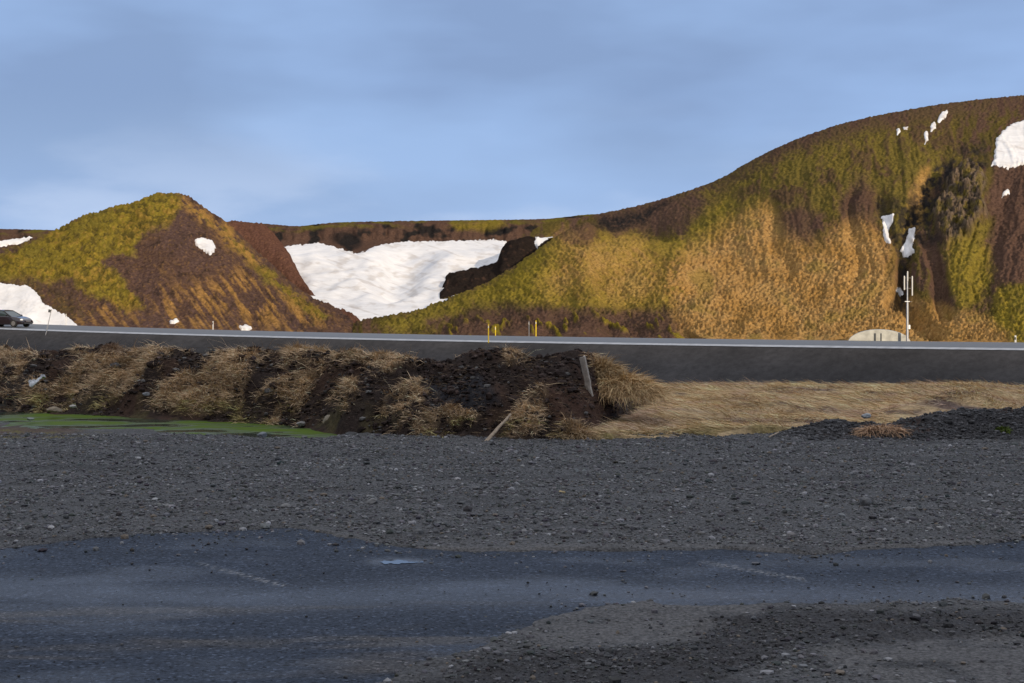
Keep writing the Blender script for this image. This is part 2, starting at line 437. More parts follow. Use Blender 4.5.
# gullies on the right hill: carved in height, running downhill
wob = 18 * fbm(PX * 0.010, PYR * 0.009, 21, 3) + 2.0 * fbm(PX * 0.05, PYR * 0.03, 22, 2)
gx = PX + wob
gul = np.abs(fbm(gx / 34.0, PYR / 260.0, 23, 3, 0.55))
gul2 = fbm(gx / 11.0, PYR / 90.0, 27, 3)
midm = sstep(340, 270, PYR) * sstep(3, 45, PYR - sinterp(PX, R_cr)) * sstep(560, 690, PX)
carve = (0.20 * (sstep(0.0, 0.42, gul) - 1.0) + 0.12 * gul2 + 0.15 * fbm(gx / 5.0, PYR / 26.0, 29, 3)) * midm
# big named gullies: polylines in column/row
def trench(pts, wpx, depth):
    p = np.array(pts, float); d = np.full(PX.shape, 1e9)
    for (ax, ay), (bx, by) in zip(p[:-1], p[1:]):
        ex, ey = bx - ax, by - ay
        t = np.clip(((gx - ax) * ex + (PYR - ay) * ey) / (ex * ex + ey * ey), 0, 1)
        d = np.minimum(d, np.hypot(gx - ax - ex * t, PYR - ay - ey * t))
    return -depth * np.exp(-(d / wpx) ** 2), d
tr1, d1 = trench([(945, 165), (925, 205), (905, 232), (897, 262), (898, 290), (915, 315), (940, 335)], 8, 1.5)
tr2, d2 = trench([(935, 238), (940, 270), (952, 310)], 7, 1.0)
tr3, d3 = trench([(925, 238), (932, 275), (945, 312)], 6, 0.8)
tr4, d4 = trench([(882, 195), (890, 225), (893, 260), (890, 300)], 7, 1.0)
tr5, d5 = trench([(780, 200), (778, 235), (790, 265)], 6, 0.6)
tr6, d6 = trench([(850, 190), (842, 235), (846, 275)], 5, 0.5)
tr7, d7 = trench([(1000, 180), (1000, 250), (985, 330)], 14, 0.8)
# crag: a rocky knob standing out of the slope
cragm = sstep(-3.5, 2.5, polysd(PX + 4 * fbm(PX / 9, PYR / 9, 31, 3), PYR + 4 * fbm(PX / 9, PYR / 9, 32, 3), [(948, 184), (958, 168), (974, 166), (986, 182), (982, 204), (988, 216), (968, 236), (948, 242), (938, 228), (932, 214), (946, 200)]))
rk = np.abs(fbm((PX + 0.5 * PYR) / 12.0, (PYR - 0.3 * PX) / 11.0, 33, 4, 0.62))
crag = cragm * (1.3 + 1.0 * (rk - 0.25) + 1.1 * np.round(2.2 * fbm(PX / 13, PYR / 12, 34, 2)) / 2.2)
zR2 = zR + carve + tr1 + tr2 + tr3 + tr4 + tr5 + tr6 + tr7 * midm + crag

# bowl relief (snow): a rib and a trough, then soft undulation
PYB = YH - (zB - ZE) * F / YY
bowl = 0.45 * np.exp(-((PX - (300 + (PYB - 250) * 0.75)) / 26) ** 2) * sstep(243, 262, PYB) - 1.6 * np.exp(-((PX - (412 - (PYB - 250) * 0.45)) / 22) ** 2) * sstep(246, 262, PYB)
bowl = 1.5 * bowl * sstep(312, 282, PYB) + 1.3 * fbm(PX / 60, YY / 30, 41, 3) * sstep(240, 262, PYB) * sstep(318, 295, PYB)
head = sstep(243, 237, PYB) * sstep(0.5, 6, PYB - sinterp(PX, B_cr))
_eB = 21.0
zB = np.where((tB < 0) & (PX > 315) & (PX < 470), ZE + (-_eB + 260 * np.minimum(tB, 0)) * YY / F, zB)
zB_s = zB + bowl
zB2 = zB + bowl + head * (1.6 * (np.abs(fbm(PX / 22, PYB / 60, 43, 3)) - 0.3))

# left hill relief
PYA = YH - (zA - ZE) * F / YY
zA2 = zA + 0.7 * fbm(PX / 45, PYA / 45, 51, 3) * sstep(0, 18, PYA - sinterp(PX, A_cr))
PYC = YH - (zC - ZE) * F / YY
zC2 = zC + 0.9 * fbm(PX / 50, PYC / 40, 55, 3) * sstep(0, 18, PYC - sinterp(PX, C_cr))
zD2 = zD + 0.4 * fbm(PX / 30, YY / 30, 57, 3)
zE2 = zE + 0.5 * fbm(PX / 16, YY / 10, 58, 2)

stack = np.stack([zA2, zD2, zB2, zE2, zC2, zR2])
K = 1.6
mxz = stack.max(0)
who = stack.argmax(0)
# soft blend only between the spur and the right hill, and between left hill and its shoulder
def smax(a, b, k):
    h = np.clip(0.5 + 0.5 * (a - b) / k, 0, 1)
    return b + (a - b) * h + k * h * (1 - h)
zAD = smax(zA2, zD2, 1.0)
zCR = smax(zC2, zR2, 2.2)
zBE = np.maximum(zB2, zE2)
Z0 = np.maximum(np.maximum(zAD, zCR), zBE)
Z0 = np.maximum(Z0, zfloor)
Z = Z0.copy()
PY = YH - (Z0 - ZE) * F / YY

# ---- ground cover distribution
isA = (who == 0); isD = (who == 1); isB = (who == 2); isE = (who == 3); isC = (who == 4); isR = (who == 5)
wx = PX + 7 * fbm(PX / 26, PY / 26, 61, 4); wy = PY + 6 * fbm(PX / 26, PY / 26, 67, 4)
def soft(poly, w0=6.0):
    return sstep(-w0, w0, polysd(wx, wy, poly))
# streak noises: downhill-right on the left hill and spur, straight downhill on the right hill
ang = R(48)
def streak(angle, l_along, l_across, seed, octv=3):
    a = (PX * math.cos(angle) + PY * math.sin(angle)) / l_along
    b = (-PX * math.sin(angle) + PY * math.cos(angle)) / l_across
    return fbm(a, b, seed, octv, 0.6)
stA = streak(R(52), 34, 5.5, 71)
stC = streak(R(42), 20, 3.6, 73, 4) * 0.8 + 0.3 * fbm(PX / 13, PY / 9, 74, 3)
_wa = PX + 9 * fbm(PX / 30, PY / 40, 66, 3); _wb = PY + 10 * fbm(PX / 22, PY / 22, 68, 3)
stR = 0.55 * fbm(_wa / 7.5, _wb / 26, 75, 4, 0.62) + 0.6 * fbm(_wa / 15, _wb / 17, 76, 4, 0.65)
stM = np.where(PX < 720, stC, stR)
clump = 0.75 * fbm(PX / 6.0, PY / 4.2, 77, 4, 0.7) + 0.35 * streak(R(50), 11, 3.4, 78, 2)
fine = fbm(PX / 2.6, PY / 2.2, 79, 2)
big = fbm(PX / 40, PY / 30, 81, 3)

cMOSS = np.array([0.25, 0.185, 0.028]); cMOSSG = np.array([0.150, 0.122, 0.028]); cOLIVE = np.array([0.095, 0.072, 0.022])
cBROWN = np.array([0.106, 0.062, 0.044]); cPURP = np.array([0.098, 0.060, 0.050]); cTAN = np.array([0.375, 0.205, 0.060]); cTANL = np.array([0.47, 0.295, 0.125])
cDARK = np.array([0.022, 0.019, 0.018]); cROCK = np.array([0.135, 0.098, 0.068]); cSOILD = np.array([0.030, 0.022, 0.018])

def mixc(col, c, m):
    m = np.clip(m, 0, 1)[..., None]
    return col * (1 - m) + c * m
col = np.broadcast_to(cBROWN, PX.shape + (3,)).copy()
col = mixc(col, cPURP, 0.5 + 0.8 * big)
bump = np.zeros_like(PX)

# left hill
mossA = np.maximum(soft([(-240, 268), (-60, 262), (0, 252), (60, 225), (150, 192), (178, 190), (182, 206), (172, 222), (152, 230), (140, 240), (134, 256), (112, 255), (102, 262), (118, 278),
              (132, 292), (142, 308), (128, 312), (105, 300), (86, 292), (72, 282), (50, 284), (20, 279), (-60, 285), (-240, 290)], 7),
            0.85 * soft([(182, 200), (205, 214), (240, 240), (262, 268), (300, 296), (330, 315), (318, 322), (286, 300), (250, 272), (226, 240), (196, 214)], 6))
tanA = np.maximum.reduce([0.85 * soft([(150, 292), (200, 285), (240, 270), (300, 300), (340, 326), (300, 332), (170, 330), (158, 312)], 16) * sstep(-0.15, 0.35, stA),
            0.9 * soft([(176, 192), (200, 204), (228, 224), (262, 262), (248, 268), (214, 232), (182, 208)], 6) * sstep(-0.4, 0.3, clump + 0.4 * stA),
            0.6 * soft([(95, 290), (130, 310), (170, 330), (60, 330), (90, 310)], 12) * sstep(0.0, 0.4, stA + 0.5 * clump),
            0.5 * soft([(150, 240), (175, 300), (160, 330), (145, 290)], 10) * sstep(0.15, 0.5, stA)])
oliA = 0.6 * soft([(-240, 262), (0, 262), (60, 290), (100, 310), (70, 330), (-240, 330)], 14)
fA = (isA | isD).astype(float)
col = mixc(col, cOLIVE, oliA * fA * sstep(-0.4, 0.3, clump + big))
mA = np.clip(mossA * 1.25 + 0.25 * clump - 0.12, 0, 1) * sstep(-0.55, 0.05, clump + 0.5 * fine + 1.2 * (mossA - 0.55) + 0.8 * fbm(PX / 16, PY / 11, 88, 4, 0.6))
col = mixc(col, cMOSS * 0.95, mA * fA)
col = mixc(col, cMOSSG, mA * fA * sstep(0.0, 0.6, -big + 0.4 * clump) * 0.6)
mot = fbm(PX / 9.0, PY / 5.5, 86, 4, 0.65)
col = mixc(col, cOLIVE, mA * fA * sstep(-0.12, 0.35, -mot + 0.3 * fine + 0.3 * big) * 0.85)
col = mixc(col, cTAN * 0.8, mA * fA * sstep(0.15, 0.5, mot + 0.5 * big - 0.15 * clump) * 0.45)
col = mixc(col, cTAN, tanA * fA)
bump += fA * (0.40 * clump * mossA + 0.35 * mot * mossA + 0.25 * stA * tanA + 0.10 * fine)

# stones, dead stalks and darker pockets on the bare scree
flk = sstep(0.30, 0.55, fine + 0.35 * clump) * (1 - mA)
col = mixc(col, cTAN * 0.8, flk * fA * 0.35)
col = mixc(col, cSOILD, fA * (1 - mA) * sstep(0.1, 0.5, -fbm(PX / 11, PY / 8, 87, 4, 0.65)) * 0.55)
# reddish shoulder behind, in front of the snow bowl
dD = isD & (PX > 200)
col = np.where(dD[..., None], mixc(col, np.array([0.135, 0.062, 0.040]), 0.75), col)

# back ridge headwall
fB = isB.astype(float)
cB = np.broadcast_to(cBROWN * 0.9, PX.shape + (3,)).copy()
cB = mixc(cB, cDARK, sstep(0.1, 0.45, fbm(PX / 18, PY / 14, 83, 3)))
cB = mixc(cB, cMOSSG * 0.75, sstep(9, 2, PY - sinterp(PX, B_cr)) * sstep(-0.25, 0.3, fbm(PX / 30, PY / 6, 85, 3)))
cB = mixc(cB, cDARK, 0.8 * sstep(9, 4, np.hypot((PX - 345) / 2.2, PY - 238)) + 0.8 * sstep(9, 4, np.hypot((PX - 352) / 1.6, PY - 243)))
cB = mixc(cB, cMOSS * 0.8, soft([(455, 221), (500, 221), (505, 229), (460, 229)], 4) * 0.8)
col = np.where(isB[..., None], cB, col)
cE = mixc(np.broadcast_to(cSOILD * 0.8, PX.shape + (3,)), cBROWN * 0.6, sstep(0.15, 0.6, clump))
col = np.where(isE[..., None], cE, col)
bump += isE * (0.12 * clump)
bump += fB * head * 0.5 * clump

# spur and right hill
fR = (isC | isR).astype(float)
mossR = np.maximum.reduce([
    soft([(380, 326), (440, 300), (480, 286), (512, 268), (548, 242), (575, 240), (600, 236), (606, 230), (645, 238), (690, 236), (690, 215), (720, 190), (760, 175), (800, 165), (835, 160), (850, 180), (838, 215),
          (800, 205), (760, 222), (720, 240), (700, 262), (690, 300), (660, 312), (600, 308), (540, 304), (500, 305), (470, 306), (440, 318), (400, 332)], 12),
    soft([(860, 165), (930, 150), (960, 150), (925, 195), (905, 235), (880, 230), (870, 200)], 12) * 0.75,
    0.72 * soft([(945, 235), (985, 215), (992, 270), (985, 305), (958, 312), (944, 280)], 10),
    soft([(1000, 290), (1040, 278), (1270, 270), (1270, 345), (1010, 342), (985, 325)], 8),
    soft([(690, 190), (780, 152), (860, 130), (960, 118), (960, 160), (860, 185), (760, 200), (700, 215)], 16) * 0.6])
tanR = np.maximum.reduce([
    soft([(650, 285), (672, 258), (705, 240), (742, 218), (765, 206), (786, 236), (812, 250), (838, 228), (862, 226), (886, 240), (892, 275), (900, 302), (930, 320), (985, 338), (985, 352), (694, 352), (684, 322)], 16) * sstep(-0.75, -0.1, 0.35 * stM + 0.6 * clump + 0.3 * big + sstep(660, 720, PX) * 0.8 - 0.3),
    0.75 * soft([(560, 238), (640, 243), (700, 258), (700, 300), (640, 302), (550, 290)], 22) * (0.45 + 0.55 * sstep(-0.4, 0.4, 0.6 * stC + 0.3 * clump + 0.5 * big)),
    0.8 * soft([(905, 225), (918, 170), (930, 165), (922, 210), (912, 240)], 6),
    0.9 * soft([(898, 290), (930, 305), (985, 318), (1010, 335), (1000, 352), (890, 352)], 8)])
brnR = np.maximum.reduce([
    soft([(430, 345), (470, 312), (530, 306), (600, 312), (650, 306), (690, 322), (690, 350), (430, 350)], 8) * 0.95,
    soft([(992, 165), (1040, 160), (1270, 150), (1270, 280), (1024, 282), (996, 286), (990, 250)], 6),
    soft([(600, 232), (590, 212), (690, 192), (720, 200), (690, 230), (640, 236)], 8) * 0.9,
    soft([(556, 240), (578, 224), (590, 222), (598, 232), (590, 244), (566, 246)], 5) * 0.9,
    soft([(775, 190), (805, 182), (818, 215), (812, 246), (790, 240), (776, 225)], 8) * 0.8,
    soft([(838, 195), (870, 165), (880, 200), (882, 235), (850, 232)], 9) * 0.75,
    sstep(24, 6, PY - sinterp(PX, R_cr)) * sstep(640, 740, PX) * 0.6,
    0.9 * sstep(9, 4, d2), 0.9 * sstep(8, 4, d3)])
cR = np.broadcast_to(cOLIVE, PX.shape + (3,)).copy()
cR = mixc(cR, cBROWN, sstep(-0.2, 0.3, stR + 0.3 * big))
mR = np.clip(mossR * 1.3 + 0.3 * stM - 0.1, 0, 1) * sstep(-0.5, 0.15, clump * 0.6 + stM * 0.7 + 0.4 * fine + 1.1 * (mossR - 0.5))
cR = mixc(cR, cBROWN, brnR * sstep(0.5, 0.0, 0.35 * stM + 0.2 * clump))
cR = mixc(cR, cMOSS, mR * (1 - 0.85 * brnR))
cR = mixc(cR, cMOSSG, mR * (1 - brnR) * np.clip(sstep(-0.1, 0.5, -big) * 0.55 + 0.5 * sstep(560, 400, PX), 0, 1))
cR = mixc(cR, cOLIVE * 1.25, mR * sstep(262, 190, PY) * sstep(690, 760, PX) * 0.85)
cR = mixc(cR, cBROWN * 0.8, sstep(262, 190, PY) * sstep(690, 760, PX) * sstep(-0.05, 0.4, stR + 0.5 * big + 0.4 * clump) * 0.8)
cR = mixc(cR, cOLIVE * 1.1, mR * (1 - brnR) * sstep(0.0, 0.45, -mot + 0.4 * stM) * 0.7)
# shade in the hollow behind the spur tip, painted in as dark colour
hol_shade = soft([(592, 228), (600, 220), (640, 210), (672, 200), (660, 212), (645, 224), (612, 232)], 5)
cR = mixc(cR, cDARK * 1.2, hol_shade * isR * sstep(-0.5, 0.2, clump + 0.1))
cR = mixc(cR, cTAN, tanR * np.clip(0.95 + 0.3 * clump, 0, 1))
cR = mixc(cR, cTANL, tanR * sstep(-0.5, 0.7, 0.4 * clump + 0.4 * fine + 0.8 * big) * 0.6)
cR = mixc(cR, cBROWN * 1.2, tanR * sstep(0.1, 0.5, -fine - 0.5 * clump) * 0.32)
cR = mixc(cR, cMOSS * 0.75, tanR * sstep(0.15, 0.6, big + 0.3 * stM) * 0.5)
# isolated moss tufts on the bare brown foot of the spur
tuf = sstep(0.28, 0.5, streak(R(45), 16, 7, 91, 2)) * soft([(470, 318), (600, 312), (690, 318), (690, 345), (400, 345)], 8)
cR = mixc(cR, cMOSS * 0.8, tuf * (PX < 700))
drk = np.clip(0.9 * soft([(890, 232), (888, 205), (912, 196), (935, 172), (962, 146), (990, 142), (984, 166), (956, 176), (946, 205), (934, 218), (944, 242), (915, 252)], 10) + 0.9 * sstep(7, 3, d1) * sstep(330, 300, PY), 0, 1)  # shade left of the crag painted in dark, gully line darkened too
cR = mixc(cR, cDARK * 1.3, drk * sstep(-0.35, 0.3, fbm(PX / 9, PY / 9, 93, 4, 0.65) + 0.08))
cR = mixc(cR, cDARK * 1.5, 0.7 * sstep(6, 3, d4) * sstep(-0.2, 0.3, clump + 0.2))
rockc = mixc(np.broadcast_to(cROCK, PX.shape + (3,)), cDARK, 0.85 * sstep(0.20, 0.03, rk))
rockc = mixc(rockc, cOLIVE * 1.5, sstep(0.0, 0.4, fbm(PX / 8, PY / 8, 95, 3)) * 0.8)
rockc = mixc(rockc, cMOSS * 0.7, sstep(0.25, 0.5, fbm(PX / 6, PY / 6, 97, 3)) * 0.7)
cR = cR * (1 - cragm[..., None]) + rockc * cragm[..., None]
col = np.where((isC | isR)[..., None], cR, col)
bump += fR * ((0.27 * clump + 0.17 * stM) * mossR * (1 - 0.6 * tanR) + 0.05 * clump * tanR + 0.09 * fine * (1 + tanR) + 0.06 * fbm(PX / 3.6, PY / 3.0, 89, 3, 0.6) * tanR + 0.16 * stR * midm * (1 - 0.5 * tanR) + tuf * 0.3)
bump += 0.10 * fine
Z = Z0 + bump * sstep(0, 12, YY - Yfar[None, :])
Z = np.where(Z0 <= zfloor + 0.01, Z0 + 0.1 * fine, Z)
flo = (Z0 <= zfloor + 0.01)
col = np.where(flo[..., None], mixc(np.broadcast_to(cOLIVE, PX.shape + (3,)), cTAN * 0.5, sstep(-0.2, 0.3, clump)), col)

hco = np.stack([XX, YY, Z], -1).reshape(-1, 3)
hcol = np.clip(col, 0.004, 1).reshape(-1, 3)
hf = grid_faces(NR, len(pxs))
fw = who.reshape(-1)[hf[:, 0]]
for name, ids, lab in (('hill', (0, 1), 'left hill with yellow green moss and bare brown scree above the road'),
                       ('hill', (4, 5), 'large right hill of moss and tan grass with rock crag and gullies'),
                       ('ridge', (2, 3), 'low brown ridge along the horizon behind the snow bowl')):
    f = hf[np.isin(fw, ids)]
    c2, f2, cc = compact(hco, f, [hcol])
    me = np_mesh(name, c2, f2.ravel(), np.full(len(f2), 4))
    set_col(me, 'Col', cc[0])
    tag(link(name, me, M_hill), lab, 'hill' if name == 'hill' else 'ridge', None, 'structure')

# ---- snow patches: each a body of snow lying on the slope
wsx = PX + 1.6 * fbm(PX / 7, PY / 5, 101, 4, 0.6); wsy = PY + 1.3 * fbm(PX / 7, PY / 5, 103, 4, 0.6)
VIS = PY <= np.minimum.accumulate(PY, axis=0) + 0.8
def snow_patch(poly, allowed, label, base=None, k=0.10, cap=0.3, dirty=0.2, warp=1.0):
    poly = np.array(poly, float)
    x0, x1 = poly[:, 0].min() - 8, poly[:, 0].max() + 8
    c0 = max(0, int(x0 - pxs[0])); c1 = min(len(pxs), int(x1 - pxs[0]) + 2)
    sl = (slice(None), slice(c0, c1))
    PYs = PY if base is None else YH - (base - ZE) * F / YY
    px_, py_ = PX[sl] + warp * (wsx[sl] - PX[sl]), PYs[sl] + warp * (wsy[sl] - PY[sl])
    sd = polysd(px_, py_, poly)
    sd = sd + 1.2 * warp * fbm(PX[sl] / 2.6, PYs[sl] / 2.6, 117, 2)
    th = np.where(sd > 0, np.minimum(sd * k, cap), np.maximum(sd * 0.25, -0.8))
    if base is None:
        ok = np.isin(who[sl], allowed); zs = Z0[sl] + 0.3 * bump[sl]
        if x1 - x0 > 60:
            pad = np.pad(zs, ((0, 0), (12, 12)), mode='edge'); cs_ = np.cumsum(pad, 1)
            zs = np.maximum(zs, (cs_[:, 24:] - np.concatenate([np.zeros((len(cs_), 1)), cs_[:, :-25]], 1)[:, :cs_.shape[1] - 24]) / 25.0)
    else:
        ok = (tB[sl] > -0.06) & (tB[sl] < 1.0); zs = np.where(isB[sl], np.maximum(base[sl], Z[sl] - 0.05), base[sl])
    zz = zs + th + 0.02
    if base is None: ok &= VIS[sl]
    keep = ok & (sd > -1.5)
    # one connected body: grow from the deepest cell
    kf = keep[:-1, :-1] & keep[1:, :-1] & keep[:-1, 1:] & keep[1:, 1:]
    seed = np.zeros_like(kf); m_ = np.where(kf, sd[:-1, :-1], -99); seed[np.unravel_index(m_.argmax(), m_.shape)] = True
    seed &= kf
    for it in range(1500):
        g = seed.copy()
        g[1:] |= seed[:-1]; g[:-1] |= seed[1:]; g[:, 1:] |= seed[:, :-1]; g[:, :-1] |= seed[:, 1:]
        g &= kf
        if (g == seed).all(): break
        seed = g
    co = np.stack([XX[sl], YY[sl], zz], -1)
    fc = grid_faces(*keep.shape)[seed.reshape(-1)]
    if len(fc) == 0:
        print('EMPTY SNOW', label); return
    g = fbm(PX[sl] / 14, PYs[sl] / 6, 107, 4); g2 = fbm(PX[sl] / 50, PYs[sl] / 22, 109, 3)
    cs = np.broadcast_to(np.array([0.74, 0.725, 0.71]), co.shape).copy()
    cs = mixc(cs, np.array([0.42, 0.37, 0.32]), 0.75 * sstep(2.2, 0.0, sd) * sstep(-0.2, 0.5, fbm(PX[sl] / 6, PYs[sl] / 4, 119, 3)))
    cs = mixc(cs, np.array([0.50, 0.45, 0.40]), dirty * sstep(0.05, 0.6, g + 0.6 * g2))
    if dirty: cs = mixc(cs, np.array([0.45, 0.40, 0.36]), 0.5 * sstep(0.25, 0.6, fbm((PX[sl] + 2 * PYs[sl]) / 60, (PYs[sl] - 0.35 * PX[sl]) / 5, 113, 4, 0.6)))
    c2, f2, cc = compact(co.reshape(-1, 3), fc, [cs.reshape(-1, 3)])
    me = np_mesh('snow_patch', c2, f2.ravel(), np.full(len(f2), 4))
    set_col(me, 'Col', cc[0])
    tag(link('snow_patch', me, M_snow), label, 'snow patch', 'snow patches left on the hills')

snow_patch([(281, 247), (300, 245), (318, 242.5), (330, 246), (345, 250), (357, 254), (364, 252), (372, 247), (385, 244), (400, 242), (420, 241.5), (445, 241), (470, 240.5), (495, 240), (506, 241),
            (512, 262), (480, 310), (460, 350), (380, 360), (300, 340), (262, 280)], (2,), 'large snowfield filling the bowl between the two hills', base=zB_s, k=0.12, cap=0.35, dirty=0.6)
snow_patch([(536, 237), (552, 233), (568, 231), (580, 232), (560, 252), (540, 254), (535, 244)], (2, 3), 'small snow wedge just left of the pointed spur top, beside the snowfield', k=0.2, cap=0.25)
snow_patch([(-200, 276), (-60, 281), (0, 284), (20, 286), (31, 288), (38, 295), (43, 303), (52, 310), (64, 315), (78, 326), (78, 334), (-200, 334)], (0, 1), 'snow bank at the foot of the left hill behind the dark car', k=0.12, cap=0.25)
snow_patch([(-150, 240), (0, 241), (32, 237), (26, 243), (0, 247), (-150, 250)], (2,), 'thin snow strip under the left skyline beyond the left hill', k=0.2, cap=0.2, warp=0.5)
snow_patch([(194, 240), (203, 238), (212, 241), (216, 249), (211, 256), (204, 251), (197, 247)], (0, 1), 'oval snow patch alone on the brown scree of the left hill', k=0.2, cap=0.15, warp=0.7)
snow_patch([(1270, 108), (1040, 116), (1015, 123), (1003, 130), (996, 140), (995, 158), (992, 165), (1008, 169), (1024, 164), (1060, 161), (1270, 158)], (5,), 'bright snowfield high on the right hill at the right edge', k=0.12, cap=0.2)
snow_patch([(882, 217), (894, 214), (893, 222), (888, 232), (891, 244), (885, 242), (883, 230)], (5,), 'narrow vertical snow streak in the gully, left of the crag', k=0.25, cap=0.2, warp=0.6)
snow_patch([(909, 229), (915, 228), (914, 240), (911, 245), (915, 253), (905, 258), (900, 251), (906, 241)], (5,), 'crooked snow streak in the gully directly below the rock crag', k=0.25, cap=0.2, warp=0.6)
snow_patch([(937, 121), (942, 112), (947, 110), (948, 113), (943, 120), (939, 123)], (5,), 'diagonal snow fleck nearest the skyline of the right hill', k=0.25, cap=0.2, warp=0.8)
snow_patch([(930, 126), (934, 122), (936, 124), (935, 129), (931, 131)], (5,), 'snow speck touching the lower end of the diagonal fleck', k=0.25, cap=0.2, warp=0.6)
snow_patch([(924, 132), (928, 131), (928, 141), (925, 143)], (5,), 'upright snow fleck below the diagonal fleck on the right hill', k=0.25, cap=0.2, warp=0.5)
snow_patch([(896, 130), (900, 128.5), (901, 131), (897, 135)], (5,), 'leftmost small snow speck below the right hill skyline', k=0.25, cap=0.2, warp=0.5)
snow_patch([(903, 127.5), (908, 126.5), (908, 129.5), (904, 130)], (5,), 'tiny snow speck just right of the leftmost speck on the right hill', k=0.25, cap=0.2, warp=0.4)
snow_patch([(1003, 193), (1008, 188), (1010, 193), (1002, 197)], (5,), 'tiny snow spot on brown scree under the right snowfield', k=0.25, cap=0.15, warp=0.5)
snow_patch([(896, 288), (900, 287), (904, 294), (901, 297), (897, 293)], (5,), 'small snow scrap beside the antenna mast', k=0.25, cap=0.15, warp=0.3)
snow_patch([(169, 321), (177, 319.5), (179, 322), (174, 324), (170, 323.5)], (0, 1), 'little snow lump at the foot of the left hill behind the road', k=0.25, cap=0.15, warp=0.5)
snow_patch([(239, 327), (246, 325), (252, 328), (250, 331), (241, 331)], (0, 1), 'snow crumb at the hill foot, right of the little snow lump', k=0.25, cap=0.15, warp=0.5)

# far ground sheet and an unseen ridge added behind the viewer to shade the car park and slope
g_ = np.array([(-4000, -4000, -9.0), (4000, -4000, -9.0), (4000, 6000, -9.0), (-4000, 6000, -9.0)], float)
me = np_mesh('ground', g_, [0, 1, 2, 3], [4]); set_col(me, 'Col', np.tile(cOLIVE, (4, 1)))
tag(link('ground', me, M_hill), 'low open ground reaching the horizon', 'ground', None, 'structure')

SH_D = 330.0     # distance of the ridge behind, measured square to the road from O
cosr = hx * N[0] + hy * N[1]
hr = -1.15 + SH_D / cosr * math.tan(R(SUN_EL))
ss = np.arange(-700, 900, 8.0); rows = []
for (n, f) in ((-SH_D - 420, 0.02), (-SH_D - 300, 0.45), (-SH_D - 120, 0.82), (-SH_D - 40, 0.96), (-SH_D, 1.0), (-SH_D + 40, 0.72), (-SH_D + 90, 0.36), (-SH_D + 150, 0.08), (-SH_D + 190, -0.1)):
    x, y = road_pt(ss, n)
    z = hr * f + (0 if f == 1.0 else 3.0) * fbm(ss / 60, n / 60 + 0 * ss, 111, 3) * min(1, abs(1 - f) * 3)
    rows.append(np.stack([x, y, z], -1))
fc = grid_faces(len(rows), len(ss)); rc = np.concatenate(rows)
me = np_mesh('shade_ridge', rc, fc.ravel(), np.full(len(fc), 4)); set_col(me, 'Col', np.tile(cBROWN, (len(rc), 1)))
tag(link('shade_ridge', me, M_hill), 'unseen ridge added behind the viewer to shade the car park', 'shade_ridge', None, 'structure')

# ------------------------------------------------------------------ car park: gravel and asphalt
def axis(a0, a1, d, lo, hi, coarse):
    return np.concatenate([np.arange(lo, a0 - coarse * 0.5, coarse), np.arange(a0, a1, d), np.arange(a1, hi + coarse, coarse)])
gxs = axis(-7.6, 7.6, 0.03, -40, 40, 1.2); gys = axis(5.2, 17.2, 0.03, -14, 22, 1.2)
gys = gys[gys < 21.5]
GX, GY = np.meshgrid(gxs, gys)
def pix(X, Y, z=0.0):
    Ys = np.maximum(Y, 0.5)
    return 512 + F * X / Ys, YH - (z - ZE) * F / Ys
gpx, gpy = pix(GX, GY)
nw = 5 * fbm(GX * 1.5, GY * 1.5, 121, 4) + 2.2 * fbm(GX * 7, GY * 7, 123, 3)
top_e = sinterp(gpx, [(-4000, 552), (-200, 552), (0, 548), (100, 539), (180, 534), (300, 531), (340, 539), (400, 549), (480, 553), (600, 551), (700, 551), (800, 555), (880, 551), (940, 547), (1024, 542), (1300, 536), (4000, 536)])
bot_e = sinterp(gpx, [(-4000, 1500), (300, 1500), (345, 720), (400, 672), (450, 655), (520, 630), (580, 612), (640, 603), (700, 603), (800, 604), (1024, 603), (1300, 605), (4000, 605)])
asd = np.minimum(gpy - top_e + 0.55 * nw, bot_e - gpy + 1.1 * nw)      # >0 inside the asphalt
gm = sstep(1.5, -2.5, asd)                                             # 1 = gravel
# pale dried silt: rim along the asphalt's far edge, worn sheets at lower right
rim = np.exp(-((gpy - top_e + 2.5) / 3.2) ** 2) * sstep(300, 345, gpx) * sstep(-0.5, 0.3, fbm(GX * 2, GY * 4, 125, 3) + 0.15)
silt = np.clip(np.maximum.reduce([
    sstep(-6, 6, polysd(gpx + nw * 3, gpy + nw, [(520, 612), (600, 602), (780, 604), (740, 622), (700, 640), (620, 645), (560, 652), (500, 632)])),
    sstep(-6, 6, polysd(gpx + nw * 4, gpy + nw, [(820, 652), (900, 642), (1200, 636), (1300, 690), (900, 690), (840, 672)])),
    0.6 * sstep(-6, 6, polysd(gpx + nw * 4, gpy + nw, [(780, 606), (1300, 604), (1300, 612), (800, 613)]))]), 0, 1) * sstep(-0.35, 0.2, fbm(GX * 3, GY * 6, 127, 4) + 0.22)
track = sstep(0.15, 0.5, fbm(GX * 0.35 + 4, GY * 2.2, 129, 3))
gz = -0.06 + gm * (0.075 + 0.010 * fbm(GX * 2.2, GY * 2.2, 131, 4) + 0.014 * fbm(GX * 9, GY * 9, 133, 3) * (1 - 0.85 * np.maximum(silt, rim)))
darkg = sstep(-8, 8, polysd(gpx + nw * 3, gpy + nw, [(700, 622), (780, 613), (1300, 612), (1300, 640), (900, 645), (800, 652), (700, 690), (400, 690), (480, 662), (600, 655), (690, 640)]))
gz = gz + gm * 0.012 * darkg * np.abs(fbm(GX * 13, GY * 13, 135, 3)) * 2
